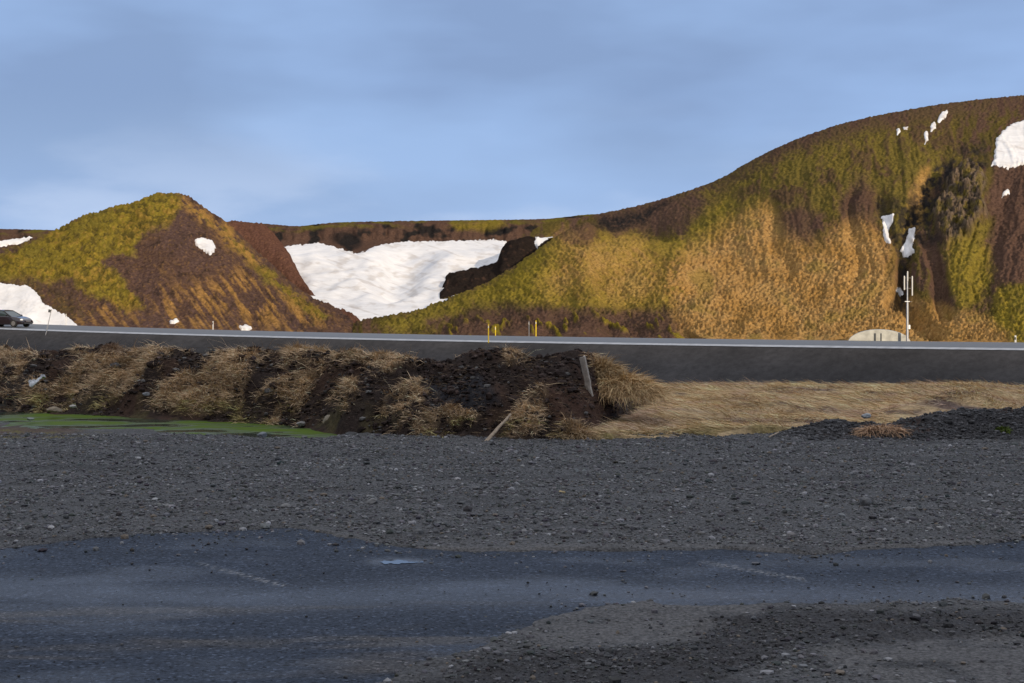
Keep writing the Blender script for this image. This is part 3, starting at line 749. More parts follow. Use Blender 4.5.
# drop below the pond and bank at the back
gbase = np.array([0.088, 0.087, 0.088])
gcol = np.broadcast_to(gbase, GX.shape + (3,)).copy()
gcol = gcol * (1 + 0.22 * fbm(GX * 1.1, GY * 3.0, 137, 4) - 0.30 * track)[..., None]
gcol = mixc(gcol, np.array([0.042, 0.040, 0.042]), 0.8 * darkg)
gcol = mixc(gcol, np.array([0.120, 0.115, 0.112]), np.maximum(silt * 0.85, rim * 0.85))
# rusty mossy spit in front of the pond
rust = sstep(-4, 4, polysd(gpx + nw, gpy + nw * 0.6, [(-200, 424), (0, 424), (40, 421), (70, 423), (84, 430), (60, 435), (35, 437), (-200, 440)]))
gcol = mixc(gcol, np.array([0.085, 0.05, 0.03]), rust * 0.8)
gcol = mixc(gcol, np.array([0.12, 0.10, 0.03]), sstep(-3, 3, polysd(gpx + nw, gpy + nw * 0.6, [(-60, 431), (10, 430), (40, 434), (110, 433), (100, 440), (40, 441), (-60, 438)])) * sstep(-0.2, 0.3, fbm(GX * 5, GY * 5, 139, 3)))
pond_poly = [(-260, 404), (0, 405), (100, 407), (200, 413), (300, 421), (346, 428), (344, 435), (320, 438), (250, 437), (180, 434), (140, 429), (100, 425), (60, 423), (0, 420.5), (-260, 420)]
psd = polysd(gpx + 0.6 * nw, gpy + 0.3 * nw, pond_poly)
gz = np.where(GY > 14, gz - 0.12 * sstep(-1.5, 1.5, psd), gz)
gz = np.where(((GY > 17.0) & (gpx > 350)) | (GY > 20.2), np.minimum(gz, -0.1), gz)
me = np_mesh('gravel_ground', np.stack([GX, GY, gz], -1).reshape(-1, 3), grid_faces(*GX.shape).ravel(), np.full((GX.shape[0] - 1) * (GX.shape[1] - 1), 4))
set_col(me, 'Col', np.clip(gcol, 0.006, 1).reshape(-1, 3))
tag(link('gravel_ground', me, M_lot), 'dark volcanic gravel covering the car park', 'gravel ground', None, 'structure')

# asphalt sheet
ax_ = axis(-4.2, 4.2, 0.018, -40, 40, 1.2); ay_ = axis(5.2, 10.4, 0.022, -14, 10.3, 1.2); ay_ = ay_[ay_ < 10.5]
AX, AY = np.meshgrid(ax_, ay_)
apx, apy = pix(AX, AY)
az = 0.004 * fbm(AX * 0.7, AY * 0.7, 141, 3) + 0.0012 * fbm(AX * 14, AY * 14, 143, 2)
acol = np.broadcast_to(np.array([0.038, 0.048, 0.068]), AX.shape + (3,)).copy()
acol = acol * (1 + 0.25 * fbm(AX * 0.8, AY * 2.4, 145, 4))[..., None]
dust = sstep(0.05, 0.5, fbm(AX * 0.6 + 3, AY * 3.0, 147, 4)) * sstep(585, 620, apy)
acol = mixc(acol, np.array([0.085, 0.078, 0.072]), 0.7 * dust)
acol = mixc(acol, np.array([0.095, 0.09, 0.085]), 0.35 * np.exp(-((apy - sinterp(apx, [(-300, 640), (0, 645), (300, 640), (500, 625)])) / 6) ** 2) * sstep(0, 0.4, fbm(AX * 2, AY * 6, 149, 3) + 0.1))
def worn_line(p0, p1, wpx):
    (x0, y0), (x1, y1) = p0, p1
    t = np.clip((apx - x0) / (x1 - x0), 0, 1)
    yy = y0 + (y1 - y0) * t
    return np.exp(-((apy - yy) / wpx) ** 2) * ((apx > x0) & (apx < x1)) * sstep(0.0, 0.25, t)
wear = sstep(-0.1, 0.35, fbm(AX * 34, AY * 34, 151, 3) + 0.05)
acol = mixc(acol, np.array([0.30, 0.30, 0.30]), 0.6 * wear * np.maximum(worn_line((190, 561), (284, 586), 1.8), worn_line((690, 560), (806, 580), 1.9)))
wet = np.clip(0.85 * np.exp(-((apy - sinterp(apx, [(-300, 590), (0, 588), (250, 600), (420, 596), (560, 595), (800, 597), (1300, 596)])) / 13) ** 2) + 0.5 * sstep(0.0, 0.5, fbm(AX * 0.7, AY * 1.6, 153, 3)), 0, 1)
wetp = np.exp(-((apx - 400) / 30) ** 2 - ((apy - 562) / 3.6) ** 2) * sstep(-0.5, 0.3, fbm(AX * 9, AY * 4, 155, 3))
arough = (0.72 - 0.30 * wet) * (1 - 0.75 * wetp); aspec = 0.12 + 0.26 * wet + 0.55 * wetp
me = np_mesh('asphalt', np.stack([AX, AY, az], -1).reshape(-1, 3), grid_faces(*AX.shape).ravel(), np.full((AX.shape[0] - 1) * (AX.shape[1] - 1), 4))
set_col(me, 'Col', np.clip(acol, 0.006, 1).reshape(-1, 3)); set_float(me, 'rough', arough); set_float(me, 'spec', aspec)
tag(link('asphalt', me, M_asph), 'worn bluish asphalt strip crossing the car park', 'asphalt', None, 'structure')

# puddle on the asphalt
def blob_sheet(name, poly_px, z, mat, label, cat, kind='structure', step=0.03, warp=1.0, rag=0.0):
    """irregular flat sheet with a soft outline, from an outline traced on the ground"""
    P = np.array(poly_px, float)
    Yp = (ZE - z) * F / (P[:, 1] - YH); Xp = (P[:, 0] - 512) / F * Yp
    xs = np.arange(Xp.min() - 0.1, Xp.max() + 0.1, step); ys = np.arange(Yp.min() - 0.1, Yp.max() + 0.1, step)
    X, Y = np.meshgrid(xs, ys)
    sd = polysd(X + warp * 0.05 * fbm(X * 6, Y * 6, 161, 3), Y + warp * 0.05 * fbm(X * 6, Y * 6, 163, 3), np.stack([Xp, Yp], -1)) + rag * fbm(X * 22, Y * 9, 165, 4, 0.6)
    f = grid_faces(*X.shape); f = f[(sd.reshape(-1)[f] > 0).all(1)]
    c, f, _ = compact(np.stack([X, Y, np.full_like(X, z)], -1).reshape(-1, 3), f)
    me = np_mesh(name, c, f.ravel(), np.full(len(f), 4))
    return tag(link(name, me, mat), label, cat, None, kind)
M_pud, pnt, pb = new_mat('puddle_water')
pb.inputs['Base Color'].default_value = (0.05, 0.055, 0.06, 1); pb.inputs['Roughness'].default_value = 0.03; pb.inputs['Specular IOR Level'].default_value = 1.0; pb.inputs['IOR'].default_value = 1.9
blob_sheet('puddle', [(376, 562), (384, 560.6), (393, 561), (404, 559.8), (414, 561.2), (424, 561.6), (416, 562.8), (408, 562.6), (396, 564.4), (388, 563.2), (380, 563.2)], 0.0065, M_pud, 'small bright puddle reflecting sky on the asphalt', 'puddle', step=0.005, warp=0.8, rag=0.035)

# pond with green algae
M_pond, pnt, pb = new_mat('algae_pond')
tc = nd(pnt, 'ShaderNodeTexCoord'); n = nd(pnt, 'ShaderNodeTexNoise'); n.inputs['Scale'].default_value = 0.9; n.inputs['Detail'].default_value = 7; n.inputs['Roughness'].default_value = 0.6
mpp = nd(pnt, 'ShaderNodeMapping'); mpp.inputs['Scale'].default_value = (0.8, 2.0, 1)
pnt.links.new(tc.outputs['Object'], mpp.inputs['Vector']); pnt.links.new(mpp.outputs['Vector'], n.inputs['Vector'])
r = nd(pnt, 'ShaderNodeValToRGB'); e = r.color_ramp.elements
e[0].position = 0.42; e[0].color = (0.085, 0.135, 0.012, 1); e[1].position = 0.60; e[1].color = (0.035, 0.05, 0.035, 1)
pnt.links.new(n.outputs['Fac'], r.inputs['Fac']); pnt.links.new(r.outputs['Color'], pb.inputs['Base Color'])
r2 = nd(pnt, 'ShaderNodeMapRange'); r2.inputs['From Min'].default_value = 0.45; r2.inputs['From Max'].default_value = 0.58
r2.inputs['To Min'].default_value = 0.75; r2.inputs['To Max'].default_value = 0.12
pnt.links.new(n.outputs['Fac'], r2.inputs['Value']); pnt.links.new(r2.outputs['Result'], pb.inputs['Roughness'])
r3 = nd(pnt, 'ShaderNodeMapRange'); r3.inputs['From Min'].default_value = 0.45; r3.inputs['From Max'].default_value = 0.6
r3.inputs['To Min'].default_value = 0.08; r3.inputs['To Max'].default_value = 0.5
pnt.links.new(n.outputs['Fac'], r3.inputs['Value']); pnt.links.new(r3.outputs['Result'], pb.inputs['Specular IOR Level'])
blob_sheet('pond', [(-260, 402), (0, 403), (100, 405), (200, 411), (300, 419), (346, 427), (350, 438), (320, 440), (250, 441), (180, 439), (140, 436), (100, 433), (60, 431), (0, 430), (-260, 429)], -0.035, M_pond,
           'shallow pond green with algae below the soil bank', 'pond', step=0.05)

# ------------------------------------------------------------------ soil bank
bxs = np.arange(-15.0, 2.6, 0.032); bys = np.arange(15.6, 25.5, 0.036)
BX, BY = np.meshgrid(bxs, bys)
bpx = 512 + F * BX / (BY * 0 + np.clip(BY, 16, 21))
bank_base = [(-700, 408), (0, 411), (100, 414), (200, 419), (330, 429), (348, 434), (400, 438), (470, 441), (560, 442), (590, 438), (620, 425), (640, 412), (670, 405), (900, 400)]
bank_crest = [(-700, 352), (0, 353), (40, 353), (75, 350), (110, 346.5), (150, 350), (200, 354), (240, 353), (290, 352), (330, 355), (380, 359), (420, 361), (470, 358), (500, 355), (540, 354), (565, 354), (590, 356),
              (605, 366), (625, 380), (645, 391), (665, 401), (900, 412)]
Yb_ = (ZE + 0.02) * F / (sinterp(bpx, bank_base) - YH)
Yc_ = Yb_ + 2.0
zc_ = ZE - (sinterp(bpx, bank_crest) - YH) * Yc_ / F
t = (BY - Yb_) / (Yc_ - Yb_)
tn = t + 0.22 * fbm(BX * 0.9, BY * 0.9, 171, 3)
prof = np.sin(np.clip(tn, 0, 1) * math.pi / 2) ** 1.0
prof = np.where(tn < 0, tn * 0.6, prof)
bz = np.where(t < 1.05, prof * zc_, zc_ - 0.02 - 0.38 * np.maximum(BY - Yc_ - 0.1, 0) - 0.0)
lump = fbm(BX * 1.6, BY * 1.6, 173, 4, 0.55)
slip = fbm((BX + 0.55 * BY) * 1.5, (BY - 0.3 * BX) * 0.5, 175, 4, 0.55)       # diagonal slumps
em = sstep(-0.1, 0.15, t) * sstep(1.5, 0.9, t)
bz = bz + em * (0.13 * lump + 0.10 * slip) + 0.035 * fbm(BX * 6, BY * 6, 177, 3) * sstep(-0.2, 0.1, t)
bz = np.where(t < -0.25, -0.25, bz)
bz = bz - sstep(640, 700, bpx) * 0.5
bpy_ = YH - (bz - ZE) * F / BY
# where the turf lies: clumps slumped down the bank
nb = 4 * fbm(BX * 2.2, BY * 2.2, 179, 4)
turf_polys = [
    [(-300, 354), (0, 355), (30, 358), (28, 372), (10, 384), (-300, 390)],
    [(50, 400), (60, 380), (75, 360), (95, 352), (120, 352), (110, 365), (98, 385), (85, 402), (60, 410)],
    [(110, 362), (140, 352), (165, 355), (150, 372), (130, 390), (112, 405), (98, 405)],
    [(150, 408), (165, 388), (185, 375), (210, 362), (235, 352), (262, 352), (256, 370), (244, 388), (232, 412), (200, 416), (160, 412)],
    [(285, 345), (330, 345), (338, 356), (300, 366), (284, 362)],
    [(255, 400), (275, 385), (300, 372), (322, 372), (312, 392), (300, 412), (270, 420), (258, 412)],
    [(365, 358), (385, 349), (420, 356), (415, 364), (372, 368)],
    [(380, 415), (390, 395), (415, 378), (430, 380), (428, 398), (415, 415), (400, 425), (375, 428)],
    [(420, 420), (445, 405), (482, 415), (470, 424), (430, 430)],
    [(505, 445), (512, 415), (530, 395), (548, 385), (550, 398), (540, 425), (530, 446)],
    [(552, 442), (560, 425), (575, 422), (592, 428), (590, 440), (560, 446)],
    [(588, 356), (610, 362), (632, 376), (660, 396), (680, 402), (660, 414), (640, 412), (622, 402), (604, 390), (596, 372)],
    [(330, 405), (350, 380), (360, 385), (345, 412)],
    [(505, 352), (520, 350), (530, 360), (508, 366)],
]
turf = np.zeros_like(BX)
for P in turf_polys:
    turf = np.maximum(turf, sstep(-3, 4, polysd(bpx + nb, bpy_ + nb, P)))
turf = np.maximum(turf, 0.8 * sstep(0.08, 0.35, fbm((BX + 0.4 * BY) * 1.7, BY * 1.0, 187, 4, 0.6)) * sstep(470, 400, bpx))
turf *= sstep(-0.05, 0.05, t)
turf_v = turf * sstep(-0.2, 0.25, fbm(BX * 3.4, BY * 3.4, 181, 5, 0.65) + 0.4 * slip + 0.12)
bz = bz + 0.05 * turf
scol = np.broadcast_to(np.array([0.036, 0.026, 0.022]), BX.shape + (3,)).copy()
scol = mixc(scol, np.array([0.060, 0.036, 0.026]), sstep(-0.1, 0.5, slip + 0.4 * lump))
scol = mixc(scol, np.array([0.075, 0.042, 0.030]), 0.8 * sstep(-6, 6, polysd(bpx + nb, bpy_ + nb, [(545, 385), (600, 380), (622, 402), (600, 424), (560, 428), (545, 410)])))
scol = mixc(scol, np.array([0.028, 0.028, 0.032]), 0.9 * np.maximum(sstep(-8, 8, polysd(bpx + nb, bpy_ + nb, [(-20, 380), (40, 376), (50, 395), (30, 412), (-20, 412)])),
             sstep(-6, 6, polysd(bpx + nb, bpy_ + nb, [(425, 380), (480, 372), (500, 400), (470, 418), (430, 410)]))))
scol = mixc(scol, np.array([0.24, 0.17, 0.10]), 0.85 * turf_v)
scol = mixc(scol, np.array([0.10, 0.085, 0.035]), 0.5 * sstep(0.22, -0.05, t) * sstep(0, 0.4, fbm(BX * 2, BY * 2, 183, 3)))
bco = np.stack([BX, BY, bz], -1).reshape(-1, 3)
fb = grid_faces(*BX.shape)
kb = ((bz > -0.24) | (BY > 19)).reshape(-1)[fb].any(1) & (bpx < 700).reshape(-1)[fb].all(1)
c2, f2, cc = compact(bco, fb[kb], [np.clip(scol, 0.005, 1).reshape(-1, 3)])
me = np_mesh('soil_bank', c2, f2.ravel(), np.full(len(f2), 4)); set_col(me, 'Col', cc[0])
tag(link('soil_bank', me, M_soil), 'lumpy dark peat soil bank with slumped dry turf', 'bank', None, 'structure')

def sample(A, xs, ys, x, y):
    ix = np.clip((x - xs[0]) / (xs[1] - xs[0]), 0, len(xs) - 1.001); iy = np.clip((y - ys[0]) / (ys[1] - ys[0]), 0, len(ys) - 1.001)
    i0 = ix.astype(int); j0 = iy.astype(int); fx = ix - i0; fy = iy - j0
    return (A[j0, i0] * (1 - fx) * (1 - fy) + A[j0, i0 + 1] * fx * (1 - fy) + A[j0 + 1, i0] * (1 - fx) * fy + A[j0 + 1, i0 + 1] * fx * fy)

# ------------------------------------------------------------------ meadow and gravel pile at right
mxs = np.arange(-0.6, 16.0, 0.045); mys = np.arange(15.7, 30.0, 0.05)
MX, MY = np.meshgrid(mxs, mys)
mpx = 512 + F * MX / MY
pile_crest = sinterp(mpx, [(0, 446), (680, 446), (700, 442), (740, 437), (765, 433), (800, 428), (840, 421), (870, 424), (900, 421), (925, 412), (950, 405), (985, 404), (1024, 404), (1100, 400), (1300, 398), (3000, 398)])
pY = 16.9
pz = np.maximum(ZE - (pile_crest - YH) * pY / F, -0.05)
mfront = sinterp(mpx, [(0, 16.0), (560, 15.95), (640, 16.0), (700, 16.1), (760, 16.6), (860, 17.2), (1024, 17.4), (3000, 17.4)])
back_z = ZE - (sinterp(mpx, [(0, 398), (640, 392), (660, 385), (760, 384), (860, 384.5), (940, 384), (970, 382.5), (1024, 386), (1300, 386), (3000, 386)]) - YH) * 25.5 / F
mz = 0.05 + (back_z - 0.05) * sstep(17.5, 25.5, MY) - 0.42 * np.maximum(MY - 25.7, 0)
mz = mz + 0.10 * fbm(MX * 0.7, MY * 0.7, 191, 3) * sstep(25.5, 22, MY) + 0.02 * fbm(MX * 3, MY * 3, 193, 3)
hump = 0.22 * np.exp(-((mpx - 955) / 60) ** 2 - ((MY - 19.5) / 1.2) ** 2)
mz = mz + hump
edge = sstep(-0.12, 0.12, MY - mfront + 0.12 * fbm(MX * 2.5, MY * 2.5, 195, 3))
mz = mz * edge - 0.15 * (1 - edge)
# stop the meadow under the bank at its left end
ml = sinterp(MY, [(15.7, 545), (16.3, 575), (17, 600), (18, 625), (20, 640), (30, 655)])
mcol = np.broadcast_to(np.array([0.46, 0.335, 0.19]), MX.shape + (3,)).copy()
mcol = mixc(mcol, np.array([0.15, 0.105, 0.085]), sstep(-0.1, 0.5, fbm(MX * 0.8, MY * 1.2, 197, 3)))
mcol = mixc(mcol, np.array([0.14, 0.12, 0.03]), sstep(18.2, 16.2, MY) * sstep(-0.3, 0.3, fbm(MX * 1.5, MY * 1.5, 199, 3)) * 0.7)
fm = grid_faces(*MX.shape)
km = ((mz > -0.14) | (MY > 20)).reshape(-1)[fm].any(1) & (mpx > ml - 25).reshape(-1)[fm].all(1)
c2, f2, cc = compact(np.stack([MX, MY, mz], -1).reshape(-1, 3), fm[km], [mcol.reshape(-1, 3)])
me = np_mesh('meadow', c2, f2.ravel(), np.full(len(f2), 4)); set_col(me, 'Col', cc[0])
tag(link('meadow', me, M_soil), 'rough meadow ground under flattened straw coloured grass', 'meadow', None, 'structure')

pxs_ = np.arange(1.6, 16.0, 0.03); pys_ = np.arange(15.4, 19.2, 0.03)
QX, QY = np.meshgrid(pxs_, pys_)
qpx = 512 + F * QX / QY
qc = sinterp(qpx, [(0, 446), (680, 446), (700, 442), (740, 437), (765, 433), (800, 428), (840, 421), (870, 424), (900, 421), (925, 415), (950, 411), (985, 409), (1024, 408), (1100, 405), (3000, 402)])
qpk = np.maximum(ZE - (qc - YH) * pY / F, -0.02)
tq = (QY - 15.75) / (pY - 15.75)
qz = np.where(tq < 1, qpk * sstep(0, 1.05, tq + 0.15 * fbm(QX * 2, QY * 2, 201, 3)), qpk - 0.5 * np.maximum(QY - pY, 0))
qz = qz + (0.05 * fbm(QX * 3, QY * 3, 203, 4) + 0.04 * np.abs(fbm(QX * 10, QY * 10, 205, 2))) * sstep(-0.1, 0.3, tq) * sstep(0, 0.12, qpk)
qz = np.where(tq < -0.05, -0.08, qz)
qcol = np.broadcast_to(np.array([0.040, 0.038, 0.040]), QX.shape + (3,)).copy()
qcol = mixc(qcol, np.array([0.05, 0.03, 0.024]), sstep(0.0, 0.5, fbm(QX * 1.4, QY * 1.4, 207, 3) + 0.3 * (tq - 0.6)) * 0.8)
fq = grid_faces(*QX.shape); kq = (qz > -0.07).reshape(-1)[fq].any(1)
c2, f2, cc = compact(np.stack([QX, QY, qz], -1).reshape(-1, 3), fq[kq], [qcol.reshape(-1, 3)])
me = np_mesh('gravel_heap', c2, f2.ravel(), np.full(len(f2), 4)); set_col(me, 'Col', cc[0])
tag(link('gravel_heap', me, M_lot), 'long dark heap of gravel and soil along the front of the meadow', 'gravel heap', None, 'structure')

# ------------------------------------------------------------------ grass
def blades(name, P, length, width, head, lift, curl, cols, mat=M_blade):
    """P (n,3) roots; head = azimuth the blade leans to; lift = angle above ground at root; curl = droop"""
    n = len(P)
    dx, dy = np.cos(head), np.sin(head)
    sx, sy = -dy, dx
    tw = rng.uniform(-0.9, 0.9, n)
    wv = np.stack([sx * np.cos(tw), sy * np.cos(tw), np.sin(tw)], -1) * (width / 2)[:, None]
    def pt(f):
        a = lift - curl * f * 0.5
        h = length * f * np.cos(a); v = length * f * np.sin(a)
        return P + np.stack([dx * h, dy * h, v], -1)
    m = pt(0.55); tp = pt(1.0)
    co = np.stack([P - wv, P + wv, m + wv * 0.8, m - wv * 0.8, tp], 1).reshape(-1, 3)
    b = (np.arange(n) * 5)[:, None]
    loops = np.concatenate([b + 0, b + 1, b + 2, b + 3, b + 3, b + 2, b + 4], 1).ravel()
    tot = np.tile([4, 3], n)
    me = np_mesh(name, co, loops, tot, smooth=False)
    set_col(me, 'Col', np.repeat(cols, 5, 0))
    return link(name, me, mat)

def grass_cols(n, a, b, var=0.3):
    t = rng.random((n, 1)); k = 1 + var * rng.normal(0, 0.6, (n, 1))
    return np.clip((np.array(a) * (1 - t) + np.array(b) * t) * k, 0.02, 0.8)

# dry turf on the bank
def scatter_mask(mask, xs, ys, n):
    p = mask.ravel() / mask.sum()
    k = rng.choice(mask.size, n, p=p)
    j, i = np.unravel_index(k, mask.shape)
    return xs[i] + rng.uniform(-0.5, 0.5, n) * (xs[1] - xs[0]), ys[j] + rng.uniform(-0.5, 0.5, n) * (ys[1] - ys[0])
tm = turf_v * (bpx > -150) * (t < 1.25)
n = 85000
x, y = scatter_mask(tm, bxs, bys, n)
z = sample(bz, bxs, bys, x, y)
hd = R(-115) + 2.4 * fbm(x * 2.5, y * 2.5, 211, 3) + rng.normal(0, 0.9, n)
cl = fbm(x * 3, y * 3, 213, 3)
ca = grass_cols(n, (0.84, 0.61, 0.39), (0.52, 0.36, 0.21)); ca *= (1 + 0.4 * cl)[:, None]
lo = (z < 0.22)[:, None] * (cl > 0.1)[:, None]
ca = np.where(lo, ca * np.array([0.75, 0.85, 0.6]), ca)
g = blades('dry_grass', np.stack([x, y, z - 0.01], -1), rng.lognormal(math.log(0.10), 0.45, n), rng.uniform(0.003, 0.008, n), hd, R(14) + np.abs(rng.normal(0, 0.35, n)), rng.uniform(0.2, 1.2, n), ca)
tag(g, 'dry straw coloured grass hanging over the soil bank', 'grass', None, 'stuff')

# sparse straw and roots over the bare soil
tm2 = (1 - turf_v) * sstep(0.0, 0.1, t) * (t < 1.1) * sstep(-0.3, 0.4, fbm(BX * 2, BY * 2, 215, 4)) * (bpx > -150) * (bpx < 640)
n = 15000
x, y = scatter_mask(tm2, bxs, bys, n); z = sample(bz, bxs, bys, x, y)
g = blades('straw_litter', np.stack([x, y, z], -1), rng.uniform(0.03, 0.13, n), rng.uniform(0.003, 0.007, n), rng.uniform(0, 6.28, n), rng.uniform(-0.1, 0.45, n), rng.uniform(0, 0.6, n), grass_cols(n, (0.22, 0.15, 0.09), (0.10, 0.065, 0.04)))
tag(g, 'thin straw and roots scattered over the bare soil of the bank', 'straw', None, 'stuff')

# meadow grass combed flat
mm = edge * (MY < 26.3) * (mpx > ml) * (mpx < 1250)
gap = sstep(-0.5, -0.1, fbm(MX * 1.2, MY * 1.2, 217, 3))
mm = mm * (0.25 + 0.75 * gap) * (1.0 / np.maximum(MY / 16, 1) ** 0.5)
mm = mm * (1 - 0.9 * sstep(-8, 8, polysd(mpx, YH - (mz - ZE) * F / MY, [(930, 402), (985, 398), (990, 412), (900, 424), (870, 424)])))
n = 130000
x, y = scatter_mask(mm, mxs, mys, n); z = sample(mz, mxs, mys, x, y)
hd = R(205) + 0.7 * fbm(x * 0.7, y * 0.7, 219, 2) * 1.6 + rng.normal(0, 0.35, n)
cl = fbm(x * 0.9, y * 1.4, 221, 3)
ca = grass_cols(n, (0.88, 0.60, 0.33), (0.60, 0.40, 0.22), 0.45)
ca *= (1 + 0.45 * fbm(x * 1.6, y * 0.9, 225, 4))[:, None]
ca = mixc(ca, np.array([0.60, 0.42, 0.32]), 0.75 * sstep(0.05, 0.5, cl + 0.3 * sstep(24, 17, y) - 0.1))
ca = mixc(ca, np.array([0.24, 0.215, 0.07]), 0.7 * sstep(17.4, 16.2, y) * sstep(-0.1, 0.4, fbm(x * 1.5, y * 1.5, 223, 3)))
g = blades('meadow_grass', np.stack([x, y, z - 0.01], -1), rng.uniform(0.10, 0.34, n), rng.uniform(0.003, 0.008, n), hd, R(12) + rng.normal(0, 0.16, n), rng.uniform(0.1, 0.7, n), np.clip(ca, 0.02, 0.8))
tag(g, 'straw coloured grass combed flat across the meadow', 'grass', None, 'stuff')

# tussocks that stand out, each a thing of its own
def tussock(px, py, Y, rad, n, ln, label, lean=R(-90), col_a=(0.62, 0.46, 0.28), col_b=(0.42, 0.29, 0.16), spread=1.0, zoff=0.0, flat_=1.0):
    X = (px - 512) / F * Y; zc = ZE - (py - YH) * Y / F + zoff
    a = rng.uniform(0, 2 * math.pi, n); r_ = rad * np.sqrt(rng.random(n))
    x = r_ * np.cos(a) * spread; y = r_ * np.sin(a)
    dome = np.sqrt(np.maximum(0, 1 - (r_ / rad) ** 2)) * rad * 0.55
    P = np.stack([x, y, dome - rad * 0.30], -1)
    hd = np.where(rng.random(n) < 0.5, a, lean) + rng.normal(0, 0.7, n)
    lift = (R(62) * (1 - r_ / rad) + R(8) + rng.normal(0, 0.35, n)) * flat_
    o = blades('grass_tussock', P, np.clip(rng.lognormal(-0.4, 0.4, n), 0.2, 1.0) * ln, rng.uniform(0.004, 0.009, n), hd, lift, rng.uniform(0.5, 1.6, n), grass_cols(n, col_a, col_b))
    o.location = (X, Y, zc)
    return tag(o, label, 'grass tussock', 'grass tussocks on the bank')
tussock(298, 354, 20.0, 0.17, 1500, 0.20, 'pale grass tussock on the bank crest, left of the close pair')
tussock(320, 355, 20.0, 0.17, 1500, 0.18, 'pale grass tussock on the bank crest, right of the close pair')
tussock(383, 358, 19.6, 0.15, 1100, 0.16, 'small pale tussock on the bank crest above the middle slump', spread=1.4)
tussock(407, 361, 19.4, 0.11, 700, 0.13, 'smallest pale tuft on the bank crest between middle tussock and peat')
tussock(477, 358, 18.6, 0.06, 260, 0.10, 'tiny tuft alone on the dark peat crest below yellow posts')
tussock(514, 358, 18.5, 0.11, 700, 0.15, 'tawny tussock on the crest left of the wooden stake', col_a=(0.50, 0.34, 0.18))
tussock(112, 349, 20.8, 0.14, 700, 0.12, 'brownish tussock on the highest point of the left bank', col_a=(0.40, 0.27, 0.17), col_b=(0.24, 0.16, 0.10))
tussock(545, 388, 17.6, 0.13, 700, 0.20, 'tawny tussock hanging on the slope below the stake', col_a=(0.46, 0.31, 0.15))
tussock(622, 388, 17.75, 0.36, 7000, 0.29, 'big golden tussock drooping over the right end of the bank', lean=R(-60), flat_=0.7, spread=1.25, col_a=(0.78, 0.54, 0.29), col_b=(0.52, 0.35, 0.18))
tussock(602, 372, 17.9, 0.22, 2200, 0.26, 'golden tussock right beside the wooden stake', lean=R(-40), col_a=(0.60, 0.43, 0.23), col_b=(0.40, 0.27, 0.14))
tussock(575, 437, 16.1, 0.20, 1500, 0.24, 'dry tussock at the foot of the bank where it meets the gravel', col_a=(0.54, 0.40, 0.24), spread=1.5)
tussock(882, 431, 16.2, 0.17, 900, 0.17, 'straw clump lying on the dark gravel heap', spread=1.9, flat_=0.6, col_a=(0.58, 0.38, 0.24), col_b=(0.40, 0.25, 0.15))
tussock(1003, 430, 16.2, 0.09, 500, 0.06, 'small bright green moss tuft on the gravel heap', col_a=(0.12, 0.16, 0.02), col_b=(0.07, 0.10, 0.02))

# ------------------------------------------------------------------ pebbles and clods
def rocks(name, P, size, cols, mat=M_peb, sub=0):
    bmx = bmesh.new()
    bmesh.ops.create_icosphere(bmx, subdivisions=1, radius=1.0)
    bv = np.array([v.co[:] for v in bmx.verts]); bf = np.array([[v.index for v in f.verts] for f in bmx.faces]); bmx.free()
    n = len(P); nv = len(bv)
    sc_ = size[:, None, None] * rng.uniform(0.6, 1.2, (n, 1, 3)) * np.array([1.0, 1.0, 0.62])
    jit = 1 + rng.normal(0, 0.16, (n, nv, 1))
    v = bv[None] * sc_ * jit
    a = rng.uniform(0, 6.28, n); ca_, sa_ = np.cos(a)[:, None], np.sin(a)[:, None]
    v = np.stack([v[..., 0] * ca_ - v[..., 1] * sa_, v[..., 0] * sa_ + v[..., 1] * ca_, v[..., 2]], -1) + P[:, None, :]
    f = (bf[None] + (np.arange(n) * nv)[:, None, None]).reshape(-1, 3)
    me = np_mesh(name, v.reshape(-1, 3), f.ravel(), np.full(len(f), 3), smooth=False)
    set_col(me, 'Col', np.repeat(cols, nv, 0))
    return link(name, me, mat)

dens = np.maximum(gm, 0.22 * np.exp(-np.maximum(asd, 0) / 9.0)) * (GX > -7.58) * (GX < 7.58) * (GY > 5.3) * (GY < 16.6) * (1 - 0.9 * np.maximum(silt, rim)) * (1 - sstep(-2, 1, psd) * (GY > 14))
dens = dens * (np.abs(gpx - 512) < 720) * (0.35 + 0.65 * sstep(-0.3, 0.3, fbm(GX * 1.3, GY * 3.0, 231, 3))) * (1 + 0.6 * darkg) * (1 - 0.55 * track)
gi = np.where((gxs >= -7.6) & (gxs < 7.59))[0]; gj = np.where((gys >= 5.2) & (gys < 17.19))[0]
dsub = dens[np.ix_(gj, gi)]; zsub = gz[np.ix_(gj, gi)]
n = 120000
x, y = scatter_mask(dsub, gxs[gi], gys[gj], n)
z = sample(zsub, gxs[gi], gys[gj], x, y)
size = np.clip(rng.lognormal(math.log(0.0066), 0.55, n), 0.003, 0.036)
dk = sample(darkg[np.ix_(gj, gi)], gxs[gi], gys[gj], x, y)
size = size * (1 - 0.2 * dk)
z = np.maximum(z, 0.0)
k = np.clip(rng.lognormal(0, 0.5, n), 0.3, 3.2)[:, None]
pc = np.array([0.105, 0.104, 0.106]) * k + rng.normal(0, 0.004, (n, 3))
warm = (rng.random(n) < 0.03)[:, None]
pc = pc * (1 - 0.45 * dk[:, None])
pc = np.where(warm, np.array([0.16, 0.13, 0.10]), pc)
g = rocks('gravel_stones', np.stack([x, y, z + size * 0.25], -1), size, np.clip(pc, 0.015, 0.5))
tag(g, 'loose dark gravel stones strewn over the car park', 'gravel', None, 'stuff')

